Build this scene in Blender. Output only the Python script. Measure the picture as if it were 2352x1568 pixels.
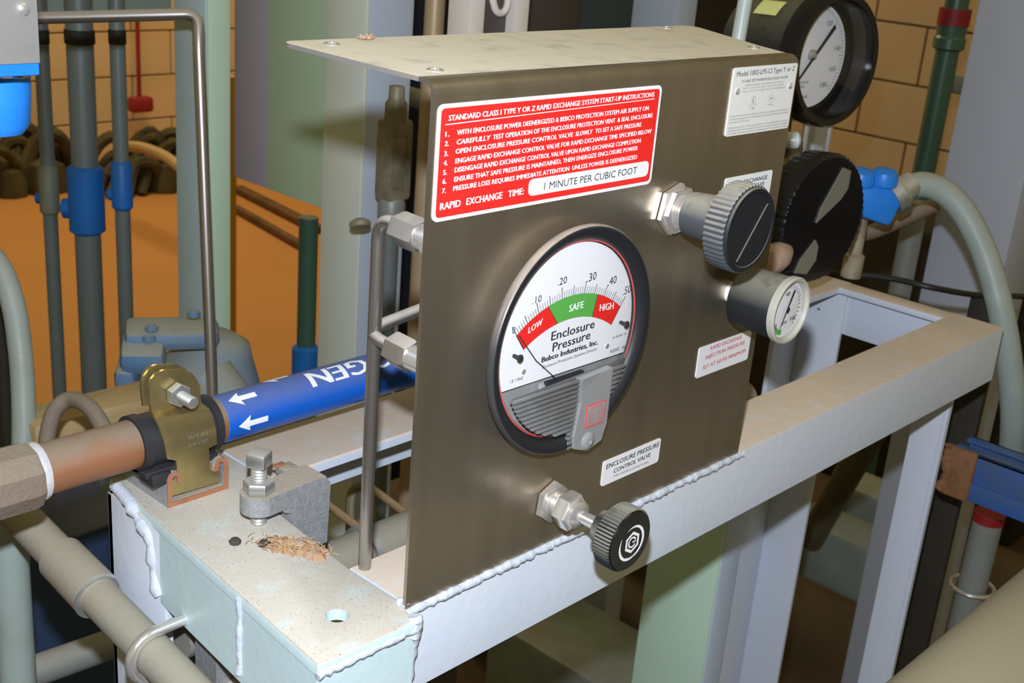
import bpy, bmesh, math, random
from mathutils import Vector, Matrix, Euler
from mathutils.geometry import tessellate_polygon
random.seed(7)
for o in list(bpy.data.objects): bpy.data.objects.remove(o)
SC = bpy.context.scene; COL = SC.collection
PI = math.pi
# ------------------------------------------------------------------ camera
RV = (0.68716669, -0.72223959, 0.07856154)      # camera right
DV = (-0.19943612, -0.29151504, -0.93554488)    # camera down
FV = (0.69858942, 0.62720727, -0.34436009)      # camera forward
CP = Vector((-0.35140634, -0.36981587, 0.32803189)); FPX = 2815.1
RV, DV, FV = Vector(RV), Vector(DV), Vector(FV)
cd = bpy.data.cameras.new('camera'); cam = bpy.data.objects.new('camera', cd); COL.objects.link(cam)
m = Matrix.Identity(4)
for i in range(3):
    m[i][0] = RV[i]; m[i][1] = -DV[i]; m[i][2] = -FV[i]; m[i][3] = CP[i]
cam.matrix_world = m
cd.sensor_width = 36; cd.lens = 36 * FPX / 2352; cd.clip_start = .01; cd.clip_end = 60
cd.dof.use_dof = True; cd.dof.focus_distance = .64; cd.dof.aperture_fstop = 26
SC.camera = cam
def ray(u, v): return RV * ((u - 1176) / FPX) + DV * ((v - 784) / FPX) + FV
def at(u, v, d): return CP + ray(u, v) * d
def on(u, v, ax, val):
    d = ray(u, v); i = 'xyz'.index(ax); return CP + d * ((val - CP[i]) / d[i])
# ------------------------------------------------------------------ light
w = bpy.data.worlds.new('room_air'); SC.world = w; w.use_nodes = True
w.node_tree.nodes['Background'].inputs[0].default_value = (1.0, .80, .34, 1)
w.node_tree.nodes['Background'].inputs[1].default_value = .20
def lamp(name, kind, loc, power, color, size=.1, target=None):
    l = bpy.data.lights.new(name, kind); l.energy = power; l.color = color
    if kind == 'AREA': l.shape = 'SQUARE'; l.size = size
    else: l.shadow_soft_size = size
    o = bpy.data.objects.new(name, l); COL.objects.link(o); o.location = loc
    if target is not None: o.rotation_euler = (Vector(target) - Vector(loc)).to_track_quat('-Z', 'Y').to_euler()
    return o
lamp('camera_flash', 'POINT', CP - DV * .063 - RV * .004, 30, (.88, .95, 1.06), .008)   # the photographer's flash
lamp('sodium_ceiling_lamp', 'AREA', (2.0, 3.6, 2.2), 55, (1.0, .76, .42), 1.2, (2.0, 3.6, 0))
lamp('hall_lamp', 'AREA', (1.2, -1.6, 2.6), 9, (1.0, .82, .5), 1.5, (1.5, 0.5, 0))
SC.view_settings.view_transform = 'Standard'; SC.view_settings.look = 'None'
SC.view_settings.exposure = 0.0; SC.view_settings.gamma = 1.0; SC.view_settings.use_curve_mapping = False
# ------------------------------------------------------------------ materials
def mat(name, col, rough=.5, metal=0., var=0., vscale=40., col2=None, bump=0., bscale=200., dust=0., dcol=(.5, .45, .36),
        speck=0., scol=(.2, .15, .1), sscale=300., stretch=(1, 1, 1), spup=False, spec=.5, thresh=.62, dscale=60):
    mt = bpy.data.materials.new(name); mt.use_nodes = True; nt = mt.node_tree; N = nt.nodes; L = nt.links
    b = N['Principled BSDF']; b.inputs['Roughness'].default_value = rough; b.inputs['Metallic'].default_value = metal
    b.inputs['Specular IOR Level'].default_value = spec
    tc = N.new('ShaderNodeTexCoord'); mp = N.new('ShaderNodeMapping'); mp.inputs['Scale'].default_value = stretch
    L.new(tc.outputs['Object'], mp.inputs[0])
    def noise(s, d=4, vec=None):
        n = N.new('ShaderNodeTexNoise'); n.inputs['Scale'].default_value = s; n.inputs['Detail'].default_value = d
        L.new(vec or mp.outputs[0], n.inputs['Vector']); return n.outputs[0]
    def ramp(src, a, c):
        r = N.new('ShaderNodeMapRange'); r.inputs[1].default_value = a; r.inputs[2].default_value = c
        L.new(src, r.inputs[0]); return r.outputs[0]
    def mix(f, a, c):
        x = N.new('ShaderNodeMix'); x.data_type = 'RGBA'
        if isinstance(f, float): x.inputs[0].default_value = f
        else: L.new(f, x.inputs[0])
        for s, k in ((a, 6), (c, 7)):
            if isinstance(s, tuple): x.inputs[k].default_value = (*s, 1)
            else: L.new(s, x.inputs[k])
        return x.outputs[2]
    def mul(a, k):
        x = N.new('ShaderNodeMath'); x.operation = 'MULTIPLY'; L.new(a, x.inputs[0])
        if isinstance(k, float): x.inputs[1].default_value = k
        else: L.new(k, x.inputs[1])
        return x.outputs[0]
    c = col
    if var > 0 or col2:
        c2 = col2 or tuple(v * .45 for v in col)
        c = mix(mul(ramp(noise(vscale), .35, .7), float(max(var, .001))), col, c2)
    if speck > 0:
        sp = mul(ramp(noise(sscale, 2, tc.outputs['Object']), thresh, thresh + .06), float(speck))
        if not spup: c = mix(sp, c, scol)
    if dust > 0:
        base_c = c
        d = mul(ramp(noise(dscale, 5, tc.outputs['Object']), .0, .48), float(dust))
        g = N.new('ShaderNodeNewGeometry'); sx = N.new('ShaderNodeSeparateXYZ'); L.new(g.outputs['Normal'], sx.inputs[0])
        d = mul(ramp(sx.outputs[2], .1, .8), d)            # settled dust lies on faces that point up
        c = mix(d, c, dcol)
        if speck > 0 and spup: c = mix(mul(ramp(sx.outputs[2], .3, .8), sp), c, scol)
        if metal > 0:
            mm = N.new('ShaderNodeMath'); mm.operation = 'MULTIPLY_ADD'; L.new(d, mm.inputs[0])
            mm.inputs[1].default_value = -metal; mm.inputs[2].default_value = metal; L.new(mm.outputs[0], b.inputs['Metallic'])
        mr = N.new('ShaderNodeMath'); mr.operation = 'MULTIPLY_ADD'; L.new(d, mr.inputs[0])
        mr.inputs[1].default_value = .9 - rough; mr.inputs[2].default_value = rough; L.new(mr.outputs[0], b.inputs['Roughness'])
    if isinstance(c, tuple): b.inputs['Base Color'].default_value = (*c, 1)
    else: L.new(c, b.inputs['Base Color'])
    if bump > 0:
        bp = N.new('ShaderNodeBump'); bp.inputs['Strength'].default_value = bump; bp.inputs['Distance'].default_value = .001
        L.new(noise(bscale, 3), bp.inputs['Height']); L.new(bp.outputs[0], b.inputs['Normal'])
    return mt
def glass(name, tint=(1, 1, 1), op=.06, rough=.03, facing=.85):
    mt = bpy.data.materials.new(name); mt.use_nodes = True; nt = mt.node_tree; N = nt.nodes; L = nt.links
    N.remove(N['Principled BSDF']); out = N['Material Output']
    t = N.new('ShaderNodeBsdfTransparent'); t.inputs[0].default_value = (*tint, 1)
    g = N.new('ShaderNodeBsdfGlossy'); g.inputs['Roughness'].default_value = rough
    w_ = N.new('ShaderNodeLayerWeight'); w_.inputs[0].default_value = .5; f = N.new('ShaderNodeMath'); f.operation = 'POWER'; L.new(w_.outputs[1], f.inputs[0]); f.inputs[1].default_value = 4.5
    a = N.new('ShaderNodeMath'); a.operation = 'ADD'; a.inputs[1].default_value = op + .03; a.use_clamp = True; L.new(f.outputs[0], a.inputs[0])
    x = N.new('ShaderNodeMixShader'); L.new(a.outputs[0], x.inputs[0]); L.new(t.outputs[0], x.inputs[1]); L.new(g.outputs[0], x.inputs[2])
    L.new(x.outputs[0], out.inputs[0]); return mt
M = {}
M['paint'] = mat('frame_paint', (.62, .67, .80), .45, var=.35, vscale=14, col2=(.58, .68, .68), bump=.25, bscale=120, dust=1.0, dcol=(.62, .52, .42), speck=.4, scol=(.27, .2, .14), sscale=800, thresh=.64, spup=True)
M['paint_teal_cast'] = mat('frame_paint_teal_cast', (.56, .72, .74), .45, var=.35, vscale=14, col2=(.60, .68, .78), bump=.25, bscale=120, dust=1.0, dcol=(.54, .50, .43), speck=.7, scol=(.27, .22, .17), sscale=800, thresh=.62, spup=True)  # frame paint again, with the camera's teal colour cast put into it
M['weld'] = mat('weld_paint', (.54, .58, .66), .5, bump=.7, bscale=300)
M['steel'] = mat('brushed_stainless', (.47, .41, .32), .30, .9, var=.35, vscale=9, col2=(.27, .235, .18), speck=.5, scol=(.75, .7, .6), sscale=500, thresh=.71, stretch=(6, 6, .55), bump=.12, bscale=500)
M['dusty_steel'] = mat('dusty_stainless', (.48, .45, .4), .45, .7, dust=1.0, dcol=(.80, .74, .58), speck=.35, scol=(.3, .22, .12), sscale=380, thresh=.64, bump=.1)
M['edge_steel'] = mat('bare_steel_edge', (.6, .58, .52), .3, .8)
M['chrome'] = mat('bright_nickel', (.80, .77, .73), .24, .75, var=.15, vscale=80)
M['tube_steel'] = mat('tube_steel', (.42, .39, .36), .3, .9, dust=.8, dcol=(.42, .37, .31))
M['zinc'] = mat('zinc_plate', (.55, .56, .55), .35, .8, var=.4, vscale=200, col2=(.35, .36, .34), dust=.5, dcol=(.45, .42, .34))
M['yzinc'] = mat('yellow_zinc', (.52, .41, .18), .32, .85, var=.6, vscale=55, col2=(.30, .26, .14), speck=.5, scol=(.75, .65, .45), sscale=600, thresh=.68, bump=.1)
M['cast'] = mat('cast_iron', (.40, .41, .42), .55, .4, var=.4, vscale=300, bump=.5, bscale=700, dust=.8, dcol=(.42, .35, .26))
M['rust_dark'] = mat('dark_rust', (.26, .12, .05), .85, var=.6, vscale=90, col2=(.12, .06, .03), bump=.5)
M['rust'] = mat('rust', (.38, .16, .08), .8, var=.5, vscale=150, col2=(.22, .09, .04), bump=.4)
M['lrust'] = mat('light_rust', (.62, .38, .16), .8, var=.8, vscale=260, col2=(.5, .42, .36), bump=.8, bscale=500)
M['dirt'] = mat('dirt', (.06, .05, .04), .9, bump=.5)
M['debris'] = mat('debris_crust', (.40, .32, .25), .85, var=.9, vscale=330, col2=(.42, .18, .05), bump=.8, bscale=600)
M['fibre'] = mat('straw_fibre', (.58, .38, .18), .8)
M['copper'] = mat('dull_copper', (.32, .125, .05), .5, .25, var=.4, vscale=60, col2=(.25, .13, .08), dust=.95, dcol=(.23, .18, .125), bump=.2)
M['iron'] = mat('rough_iron', (.21, .16, .125), .75, .1, var=.6, vscale=90, col2=(.20, .13, .08), bump=.6, bscale=350, dust=.6, dcol=(.27, .23, .17))
M['ptfe'] = mat('thread_sealant', (.50, .49, .50), .6, bump=.8)
M['blue_tape'] = mat('blue_marker', (.008, .115, .56), .35, dust=.55, dcol=(.15, .16, .22), var=.1, dscale=200)
M['white'] = mat('white_print', (.86, .86, .88), .5)
M['offwhite'] = mat('offwhite_label', (.80, .80, .76), .45)
M['label_white'] = mat('white_vinyl', (.84, .84, .86), .4)
M['red'] = mat('red_vinyl', (.80, .022, .018), .4)
M['redprint'] = mat('red_print', (.62, .10, .09), .5)
M['black_print'] = mat('black_print', (.02, .02, .03), .5)
M['grey_print'] = mat('grey_print', (.22, .22, .2), .5)
M['green_print'] = mat('green_print', (.10, .40, .07), .5)
M['black'] = mat('black_plastic', (.014, .015, .018), .6, spec=.25, dust=.9, dcol=(.20, .19, .15), dscale=160)
M['black_gloss'] = mat('black_gloss', (.008, .008, .01), .18, var=.0)
M['blackdusty'] = mat('dusty_black', (.012, .011, .008), .6, dust=.85, dcol=(.12, .11, .065), dscale=90)
M['rubber'] = mat('black_rubber', (.022, .022, .026), .6)
M['bezel'] = mat('bezel_black', (.012, .013, .016), .5, 0)
M['bezel_side'] = mat('bezel_grey', (.09, .088, .09), .32, .5, dust=.8, dcol=(.42, .35, .28))
M['dial'] = mat('dial_white', (.80, .80, .83), .45)
M['silver'] = mat('silver', (.42, .42, .42), .45, .3, var=.4, vscale=60)
M['glass'] = glass('lens_glass', (1, 1, 1), .015, .06)
M['ribbed'] = mat('ribbed_plastic', (.21, .21, .21), .22, .25, var=.3, vscale=90)
M['window'] = mat('clear_window', (.32, .32, .32), .15, .2)
M['sage'] = mat('sage_paint', (.45, .6, .48), .5, var=.2, vscale=6, dust=.3)
M['sageA'] = mat('green_sage_paint', (.50, .68, .53), .5, var=.15, vscale=5)
M['blueA'] = mat('blue_sage_paint', (.44, .57, .60), .5, var=.15, vscale=5)
M['sage2'] = mat('pale_sage_paint', (.84, .90, .82), .45, var=.15, vscale=5)
M['bluegrey'] = mat('bluegrey_paint', (.60, .70, .88), .5, var=.15, vscale=5)
M['ltgrey'] = mat('light_grey_paint', (.6, .65, .76), .45, var=.1, vscale=6)
M['cabinet'] = mat('cabinet_paint', (.62, .82, .60), .5, var=.15, vscale=4)
M['cabinet_dark'] = mat('cabinet_edge_paint', (.50, .46, .54), .6, var=.15, vscale=8)
M['navy'] = mat('navy_panel', (.035, .045, .085), .5, var=.3, vscale=6)
M['brown_panel'] = mat('brown_panel', (.10, .085, .08), .5)
M['teal'] = mat('teal_panel', (.06, .09, .11), .5)
M['blue'] = mat('bright_blue', (.02, .24, .85), .4, var=.15, vscale=30)
M['grey_front'] = mat('grey_front', (.26, .25, .235), .5, var=.2, vscale=50)
M['coupling'] = mat('blue_coupling', (.012, .18, .66), .5, var=.4, vscale=20, col2=(.02, .10, .30))
M['coupling_tan'] = mat('dusty_coupling', (.22, .24, .18), .6, var=.3, vscale=20)
M['conduit'] = mat('dull_conduit', (.22, .26, .27), .42, .2, var=.4, vscale=12, col2=(.14, .19, .16))
M['conduit_lt'] = mat('grey_conduit', (.30, .33, .32), .42, .2, var=.3, vscale=25, col2=(.26, .25, .21), dust=.6, dcol=(.4, .37, .3))
M['flex'] = mat('grey_flex', (.34, .41, .38), .4, 0, var=.25, vscale=30, dust=.6, dcol=(.36, .34, .28))
M['greenpipe'] = mat('green_pipe', (.08, .17, .13), .35, .2, var=.3, vscale=10)
M['greycolumn'] = mat('grey_column', (.52, .56, .68), .5, var=.1, vscale=6)
M['tanpipe'] = mat('tan_pipe', (.52, .36, .22), .4, .2, var=.4, vscale=12, col2=(.45, .40, .24))
M['dustpipe'] = mat('dusty_pipe', (.30, .29, .26), .6, .1, var=.6, vscale=18, col2=(.33, .26, .17), speck=.3, sscale=300, dust=.7, dcol=(.34, .31, .23), bump=.2)
M['wood'] = mat('rough_board', (.50, .37, .19), .8, var=.6, vscale=30, col2=(.36, .25, .10), stretch=(1, 5, 5), bump=.4)
M['pump'] = mat('pump_blue', (.10, .22, .42), .5, var=.7, vscale=14, col2=(.26, .28, .24), dust=.8, dcol=(.38, .37, .27), dscale=20)
M['conduit_body'] = mat('conduit_body', (.42, .36, .26), .5, .15, var=.6, vscale=40, col2=(.10, .11, .06))
M['greybrown'] = mat('dusty_housing', (.17, .145, .08), .5, .2, var=.5, vscale=40, col2=(.07, .06, .035), dust=.7, dcol=(.24, .20, .11))
M['yellow'] = mat('yellow_sticker', (.74, .80, .30), .5)
M['yellow2'] = mat('yellow_paint', (.75, .6, .02), .4)
M['orange'] = mat('orange_paint', (.75, .38, .01), .5)
M['pale'] = mat('white_and_flash_glare', (.92, .84, .80), .3, 0)  # white, with flash glare off reflective metal put into the colour
M['palegreen'] = mat('pale_pipe', (.62, .72, .70), .3, .1)
M['strut_blue'] = mat('blue_strut_paint', (.03, .12, .42), .4, var=.6, vscale=16, col2=(.09, .10, .09))
M['skid'] = mat('skid_paint', (.035, .07, .16), .5, var=.4, vscale=9)
M['redtape'] = mat('red_tape', (.28, .015, .02), .5)
M['redpipe'] = mat('dark_red_pipe', (.30, .02, .025), .5)
M['clutter'] = mat('olive_clutter', (.085, .075, .03), .8, var=.8, vscale=14, col2=(.03, .022, .012), bump=.4)
M['tanpipe2'] = mat('big_dusty_pipe', (.36, .33, .22), .65, .05, var=.4, vscale=14, col2=(.40, .35, .25), bump=.2)
M['teal_beam'] = mat('teal_beam_paint', (.42, .55, .56), .5)
M['timber'] = mat('dark_timber', (.16, .085, .035), .8, var=.7, vscale=12, col2=(.05, .03, .015))
M['pink'] = mat('pinkish_brass', (.50, .36, .28), .4, .1)
M['floor'] = mat('dark_floor', (.10, .065, .035), .8, var=.8, vscale=3, col2=(.035, .035, .022), bump=.3, bscale=30)  # near floor: dirt and lack of light both put into the colour
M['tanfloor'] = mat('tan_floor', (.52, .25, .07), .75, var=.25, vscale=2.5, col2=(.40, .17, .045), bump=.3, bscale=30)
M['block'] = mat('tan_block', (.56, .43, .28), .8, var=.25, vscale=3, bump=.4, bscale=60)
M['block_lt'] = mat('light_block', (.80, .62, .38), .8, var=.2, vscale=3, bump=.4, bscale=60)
M['mortar'] = mat('mortar', (.34, .25, .15), .9)
M['base'] = mat('base_paint', (.30, .38, .34), .6, var=.7, vscale=9, col2=(.20, .17, .17))
M['cable'] = mat('black_cable', (.02, .018, .016), .5)
M['pit'] = mat('dark_equipment', (.02, .017, .012), .7, var=.5, vscale=12, col2=(.05, .035, .02))
M['nameplate'] = mat('nameplate', (.25, .25, .21), .5, .3)
# ------------------------------------------------------------------ geometry kit
class MB:
    def __init__(s): s.bm = bmesh.new()
    def mesh(s, vs, fs):
        v = [s.bm.verts.new(p) for p in vs]
        for f in fs:
            try: s.bm.faces.new([v[i] for i in f])
            except ValueError: pass
        return s
    def box(s, a, b, bev=0, mx=None):
        x0, y0, z0 = [min(a[i], b[i]) for i in range(3)]; x1, y1, z1 = [max(a[i], b[i]) for i in range(3)]
        t = bmesh.new()
        v = [t.verts.new(p) for p in ((x0,y0,z0),(x1,y0,z0),(x1,y1,z0),(x0,y1,z0),(x0,y0,z1),(x1,y0,z1),(x1,y1,z1),(x0,y1,z1))]
        for f in ((0,3,2,1),(4,5,6,7),(0,1,5,4),(1,2,6,5),(2,3,7,6),(3,0,4,7)): t.faces.new([v[i] for i in f])
        if bev: bmesh.ops.bevel(t, geom=t.edges[:], offset=bev, segments=2, affect='EDGES', profile=.5)
        return s._join(t, mx)
    def _join(s, t, mx=None):
        if mx is not None: bmesh.ops.transform(t, matrix=mx, verts=t.verts)
        mp = {}
        for v in t.verts: mp[v] = s.bm.verts.new(v.co)
        for f in t.faces:
            try: s.bm.faces.new([mp[v] for v in f.verts])
            except ValueError: pass
        t.free(); return s
    def ring(s, rings, closed=True, cap=True):      # rings: list of lists of points
        R = [[s.bm.verts.new(p) for p in r] for r in rings]; n = len(rings[0])
        for a, b in zip(R, R[1:]):
            for i in range(n if closed else n - 1):
                j = (i + 1) % n
                try: s.bm.faces.new((a[i], a[j], b[j], b[i]))
                except ValueError: pass
        if cap and closed:
            try: s.bm.faces.new(R[0][::-1]); s.bm.faces.new(R[-1])
            except ValueError: pass
        return s
    def lathe(s, o, d, prof, n=32, a0=0, a1=None, cap=True, knurl=0, kn=1):   # prof: (t along d, r)
        o = Vector(o); d = Vector(d).normalized()
        u = d.cross(Vector((0, 0, 1))) if abs(d.z) < .95 else d.cross(Vector((0, 1, 0)))
        u.normalize(); q = d.cross(u)
        rs = []
        for t, r in prof:
            row = []
            for i in range(n):
                a = a0 + 2 * PI * i / n
                rr = r + (knurl if (knurl and (i // kn) % 2) else 0)
                row.append(o + d * t + (u * math.cos(a) + q * math.sin(a)) * max(rr, 1e-5))
            rs.append(row)
        return s.ring(rs, True, cap)
    def cyl(s, a, b, r, n=24, r2=None):
        a, b = Vector(a), Vector(b); L = (b - a).length
        return s.lathe(a, b - a, [(0, r), (L, r if r2 is None else r2)], n)
    def hexa(s, a, b, r, rot=0., ch=.12):
        a, b = Vector(a), Vector(b); L = (b - a).length; c = L * ch
        return s.lathe(a, b - a, [(0, r * .93), (c, r), (L - c, r), (L, r * .93)], 6, rot)
    def thread(s, a, b, r, pitch=.0016, n=14):
        a, b = Vector(a), Vector(b); L = (b - a).length; k = max(2, int(L / pitch)); pr = []
        for i in range(k): pr += [(L * i / k, r * .86), (L * (i + .5) / k, r)]
        return s.lathe(a, b - a, pr + [(L, r * .85)], n)
    def tube(s, pts, r, n=14, wob=None, cap=True):
        pts = [Vector(p) for p in pts]; rs = []; ref = None
        for i, p in enumerate(pts):
            d = (pts[min(i + 1, len(pts) - 1)] - pts[max(i - 1, 0)]).normalized()
            if ref is None:
                ref = d.cross(Vector((0, 0, 1))) if abs(d.z) < .9 else d.cross(Vector((0, 1, 0)))
            ref = (ref - d * ref.dot(d)).normalized(); q = d.cross(ref)
            rr = r if wob is None else wob(i)
            rs.append([p + (ref * math.cos(2*PI*k/n) + q * math.sin(2*PI*k/n)) * rr for k in range(n)])
        return s.ring(rs, True, cap)
    def slab(s, loops, w0, w1, mp):                 # 2D loops (first outer, rest holes) between w0 and w1
        tri = tessellate_polygon([[Vector((a, b, 0)) for a, b in l] for l in loops])
        flat = [p for l in loops for p in l]; R_ = []
        for w in (w0, w1):
            vs = [s.bm.verts.new(mp(a, b, w)) for a, b in flat]; R_.append(vs)
            for t in tri:
                try: s.bm.faces.new([vs[i] for i in t])
                except ValueError: pass
        k = 0
        for l in loops:
            n = len(l); A = R_[0][k:k+n]; B = R_[1][k:k+n]; k += n
            for i in range(n):
                s.bm.faces.new((A[i], A[(i+1) % n], B[(i+1) % n], B[i]))
        return s
    def build(s, name, m, parent=None, smooth=35, weld=False):
        if weld: bmesh.ops.remove_doubles(s.bm, verts=s.bm.verts, dist=1e-6)
        bmesh.ops.recalc_face_normals(s.bm, faces=s.bm.faces)
        me = bpy.data.meshes.new(name); s.bm.to_mesh(me); s.bm.free()
        return link(name, me, m, parent, smooth)
def link(name, me, m, parent=None, smooth=35):
    me.materials.clear(); me.materials.append(M[m] if isinstance(m, str) else m)
    if smooth:
        for p in me.polygons: p.use_smooth = True
        me.set_sharp_from_angle(angle=math.radians(smooth))
    o = bpy.data.objects.new(name, me); COL.objects.link(o)
    if parent is not None:
        r = parent
        while r.parent: r = r.parent
        me.transform(Matrix.Translation(-r.location)); o.parent = parent
    else:
        xs = [v.co for v in me.vertices]
        c = Vector(((min(v.x for v in xs)+max(v.x for v in xs))/2, (min(v.y for v in xs)+max(v.y for v in xs))/2, min(v.z for v in xs)))
        me.transform(Matrix.Translation(-c)); o.location = c
    return o
def tag(o, label=None, cat=None, group=None, kind=None):
    if label: o['label'] = label
    if cat: o['category'] = cat
    if group: o['group'] = group
    if kind: o['kind'] = kind
    return o
def thing(name, loc, label, cat, group=None):
    o = bpy.data.objects.new(name, None); COL.objects.link(o); o.location = Vector(loc); o.empty_display_size = .02
    return tag(o, label, cat, group)
def struct(o): o['kind'] = 'structure'; return o
def fillet(P, r, n=8):
    P = [Vector(p) for p in P]; out = [P[0]]
    for i in range(1, len(P) - 1):
        a, b, c = P[i-1], P[i], P[i+1]; d1 = (a - b); d2 = (c - b)
        k = min(r, d1.length * .49, d2.length * .49)
        p0 = b + d1.normalized() * k; p2 = b + d2.normalized() * k
        for j in range(n + 1):
            t = j / n; out.append(p0 * (1-t)**2 + b * 2*t*(1-t) + p2 * t*t)
    return out + [P[-1]]
def spline(P, n=8):
    P = [Vector(p) for p in P]; out = []
    Q = [P[0] * 2 - P[1]] + P + [P[-1] * 2 - P[-2]]
    for i in range(1, len(Q) - 2):
        a, b, c, d = Q[i-1:i+3]
        for j in range(n):
            t = j / n
            out.append(.5 * ((2*b) + (c - a)*t + (2*a - 5*b + 4*c - d)*t*t + (3*b - a - 3*c + d)*t**3))
    return out + [P[-1]]
def rrect(x0, z0, x1, z1, r, n=5):
    out = []
    for cx, cz, a in ((x1-r, z1-r, 0), (x0+r, z1-r, 90), (x0+r, z0+r, 180), (x1-r, z0+r, 270)):
        for i in range(n + 1):
            t = math.radians(a + 90*i/n); out.append((cx + r*math.cos(t), cz + r*math.sin(t)))
    return out
def circ(cx, cz, r, n=24): return [(cx + r*math.cos(2*PI*i/n), cz + r*math.sin(2*PI*i/n)) for i in range(n)]
_cap = {}
def text_mesh(s, bold=0., res=2):
    c = bpy.data.curves.new('t', 'FONT'); c.body = s; c.size = 1; c.resolution_u = res; c.offset = bold
    o = bpy.data.objects.new('t', c); COL.objects.link(o)
    dg = bpy.context.evaluated_depsgraph_get(); dg.update()
    me = bpy.data.meshes.new_from_object(o.evaluated_get(dg)); bpy.data.objects.remove(o); bpy.data.curves.remove(c)
    return me
def bounds(me):
    X = [v.co.x for v in me.vertices]; Y = [v.co.y for v in me.vertices]; return min(X), max(X), min(Y), max(Y)
CAPH = bounds(text_mesh('H'))[3]
def letters(rows, y, m, parent, name='lettering', mp=None, cut=False, lift=Vector((0, -.00004, 0))):
    """rows: (string, x0, z0, x1, z1, cap height[, shear[, bold]]) : joined flat print facing -y"""
    mp = mp or (lambda a, b: Vector((a, y, b))); bm = bmesh.new()
    for row in rows:
        s, x0, z0, x1, z1, h = row[:6]; sh = row[6] if len(row) > 6 else 0; bo = row[7] if len(row) > 7 else .012
        me = text_mesh(s); a, b, _, _ = bounds(me); k = (x1 - x0) / (b - a); ky = h / CAPH
        src = bmesh.new(); src.from_mesh(me); bpy.data.meshes.remove(me)
        if cut:
            for i in range(1, 16):
                bmesh.ops.bisect_plane(src, geom=src.verts[:] + src.edges[:] + src.faces[:], plane_co=(0, -.3 + i * .09, 0), plane_no=(0, 1, 0))
        for kk, dx in enumerate((0,) if bo < .005 else (-bo, bo) if bo < .02 else (-bo, 0, bo)):
            cp = src.copy(); up_ = lift * kk
            for v in cp.verts:
                x = (v.co.x + dx - a) * k; z = v.co.y * ky
                v.co = mp(x0 + x + sh * z, z0 + z + x * (z1 - z0) / (x1 - x0)) + up_
            tm_ = bpy.data.meshes.new('t'); cp.to_mesh(tm_); cp.free(); bm.from_mesh(tm_); bpy.data.meshes.remove(tm_)
        src.free()
    me = bpy.data.meshes.new(name); bm.to_mesh(me); bm.free()
    return link(name, me, m, parent, 0)
XZ = lambda a, b, w: Vector((a, w, b))
# ================================================================== SETTING
FL = -1.0
o = MB().box((-4, -6, FL - .1), (6, 6, FL)).build('floor', 'floor'); struct(o); tag(o, 'dark dirty concrete floor')
o = MB().slab([[(.88, 2.43), (1.47, 1.96), (1.9, 1.75), (3.0, 2.0), (3.79, 2.6), (3.79, 4.74), (.0, 4.74), (-.5, 3.4)]], FL, FL + .02, lambda a, b, w_: Vector((a, b, w_))).build('trim_1', 'tanfloor'); struct(o); tag(o, 'tan lit floor slab')  # far floor kept plain tan, set apart from the darkened near floor
def block_wall(name, org, dr, nrm, n0, n1, rows, m, bl=.4, bh=.2):
    """a wall of blocks: org at floor, dr direction along the wall, nrm outwards"""
    org, dr, nrm = Vector(org), Vector(dr), Vector(nrm)
    a = org + dr * (n0 * bl - 1.0) - nrm * .2; b = org + dr * (n1 * bl + 1.0) - nrm * .0025 + Vector((0, 0, 3.2))
    wl = struct(MB().box(a, b).build(name, 'mortar'))
    me0 = None
    for r in range(rows):
        for k in range(n0, n1):
            p = org + dr * ((k + (.5 if r % 2 else 0)) * bl) + Vector((0, 0, r * bh))
            if me0 is None:
                t = MB().box((.004, -.02, .004), (bl - .004, 0, bh - .004), .002)
                rot = Matrix((( dr.x, -nrm.x, 0), (dr.y, -nrm.y, 0), (0, 0, 1))).to_4x4()
                bmesh.ops.transform(t.bm, matrix=rot, verts=t.bm.verts)
                bmesh.ops.recalc_face_normals(t.bm, faces=t.bm.faces)
                me0 = bpy.data.meshes.new('block'); t.bm.to_mesh(me0); t.bm.free(); me0.materials.append(M[m])
            c = bpy.data.objects.new('block', me0); COL.objects.link(c); c.parent = wl
            c.location = p - wl.location + nrm * (.001 * random.random())
    return wl
WX, WY = 3.8, 4.75
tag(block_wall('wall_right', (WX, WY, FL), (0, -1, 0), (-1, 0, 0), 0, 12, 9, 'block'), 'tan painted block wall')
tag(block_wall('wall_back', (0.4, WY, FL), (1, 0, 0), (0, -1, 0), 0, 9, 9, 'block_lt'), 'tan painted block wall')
# ================================================================== SUPPORT FRAME
fr = thing('support_frame', (.33, .1, FL), 'grey painted welded angle iron frame carrying the stainless control panel', 'frame')
TH = .006; TZ = lambda a, b, w_: Vector((a, b, w_))
LR = (-.0400, .2055); LF = (-.0600, -.0090)       # left end corners
plate_top = [LR, LF, (-.0015, -.0105), (.0006, -.0002), (.0040, 0), (.004, .047), (.0145, .1495), (.0298, .1495), (.0298, .2060)]
def inset(P, c):
    n_ = len(P); out = []; ar = sum(P[i][0]*P[(i+1) % n_][1] - P[(i+1) % n_][0]*P[i][1] for i in range(n_)); sg = 1 if ar > 0 else -1
    for i in range(n_):
        a, b, d = Vector(P[i-1]), Vector(P[i]), Vector(P[(i+1) % n_]); e1 = (b - a).normalized(); e2 = (d - b).normalized()
        n1 = Vector((-e1.y, e1.x))*sg; n2 = Vector((-e2.y, e2.x))*sg; m_ = n1 + n2; out.append(tuple(b + m_ * (c / max(m_.dot(n1), .3))))
    return out
hole = circ(-.0285, .0165, .0057, 20)[::-1]
t = MB()
for c_, za, zb in ((0, -TH, -.0022), (.0003, -.0022, -.0010), (.0012, -.0010, 0)):
    pass
L0 = plate_top; L1 = inset(L0, .0005); L2 = inset(L0, .0020)
t.ring([[(a, b, z_) for a, b in L] for L, z_ in ((L0, -TH), (L0, -.0022), (L1, -.0009), (L2, 0))], True, False)
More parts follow.
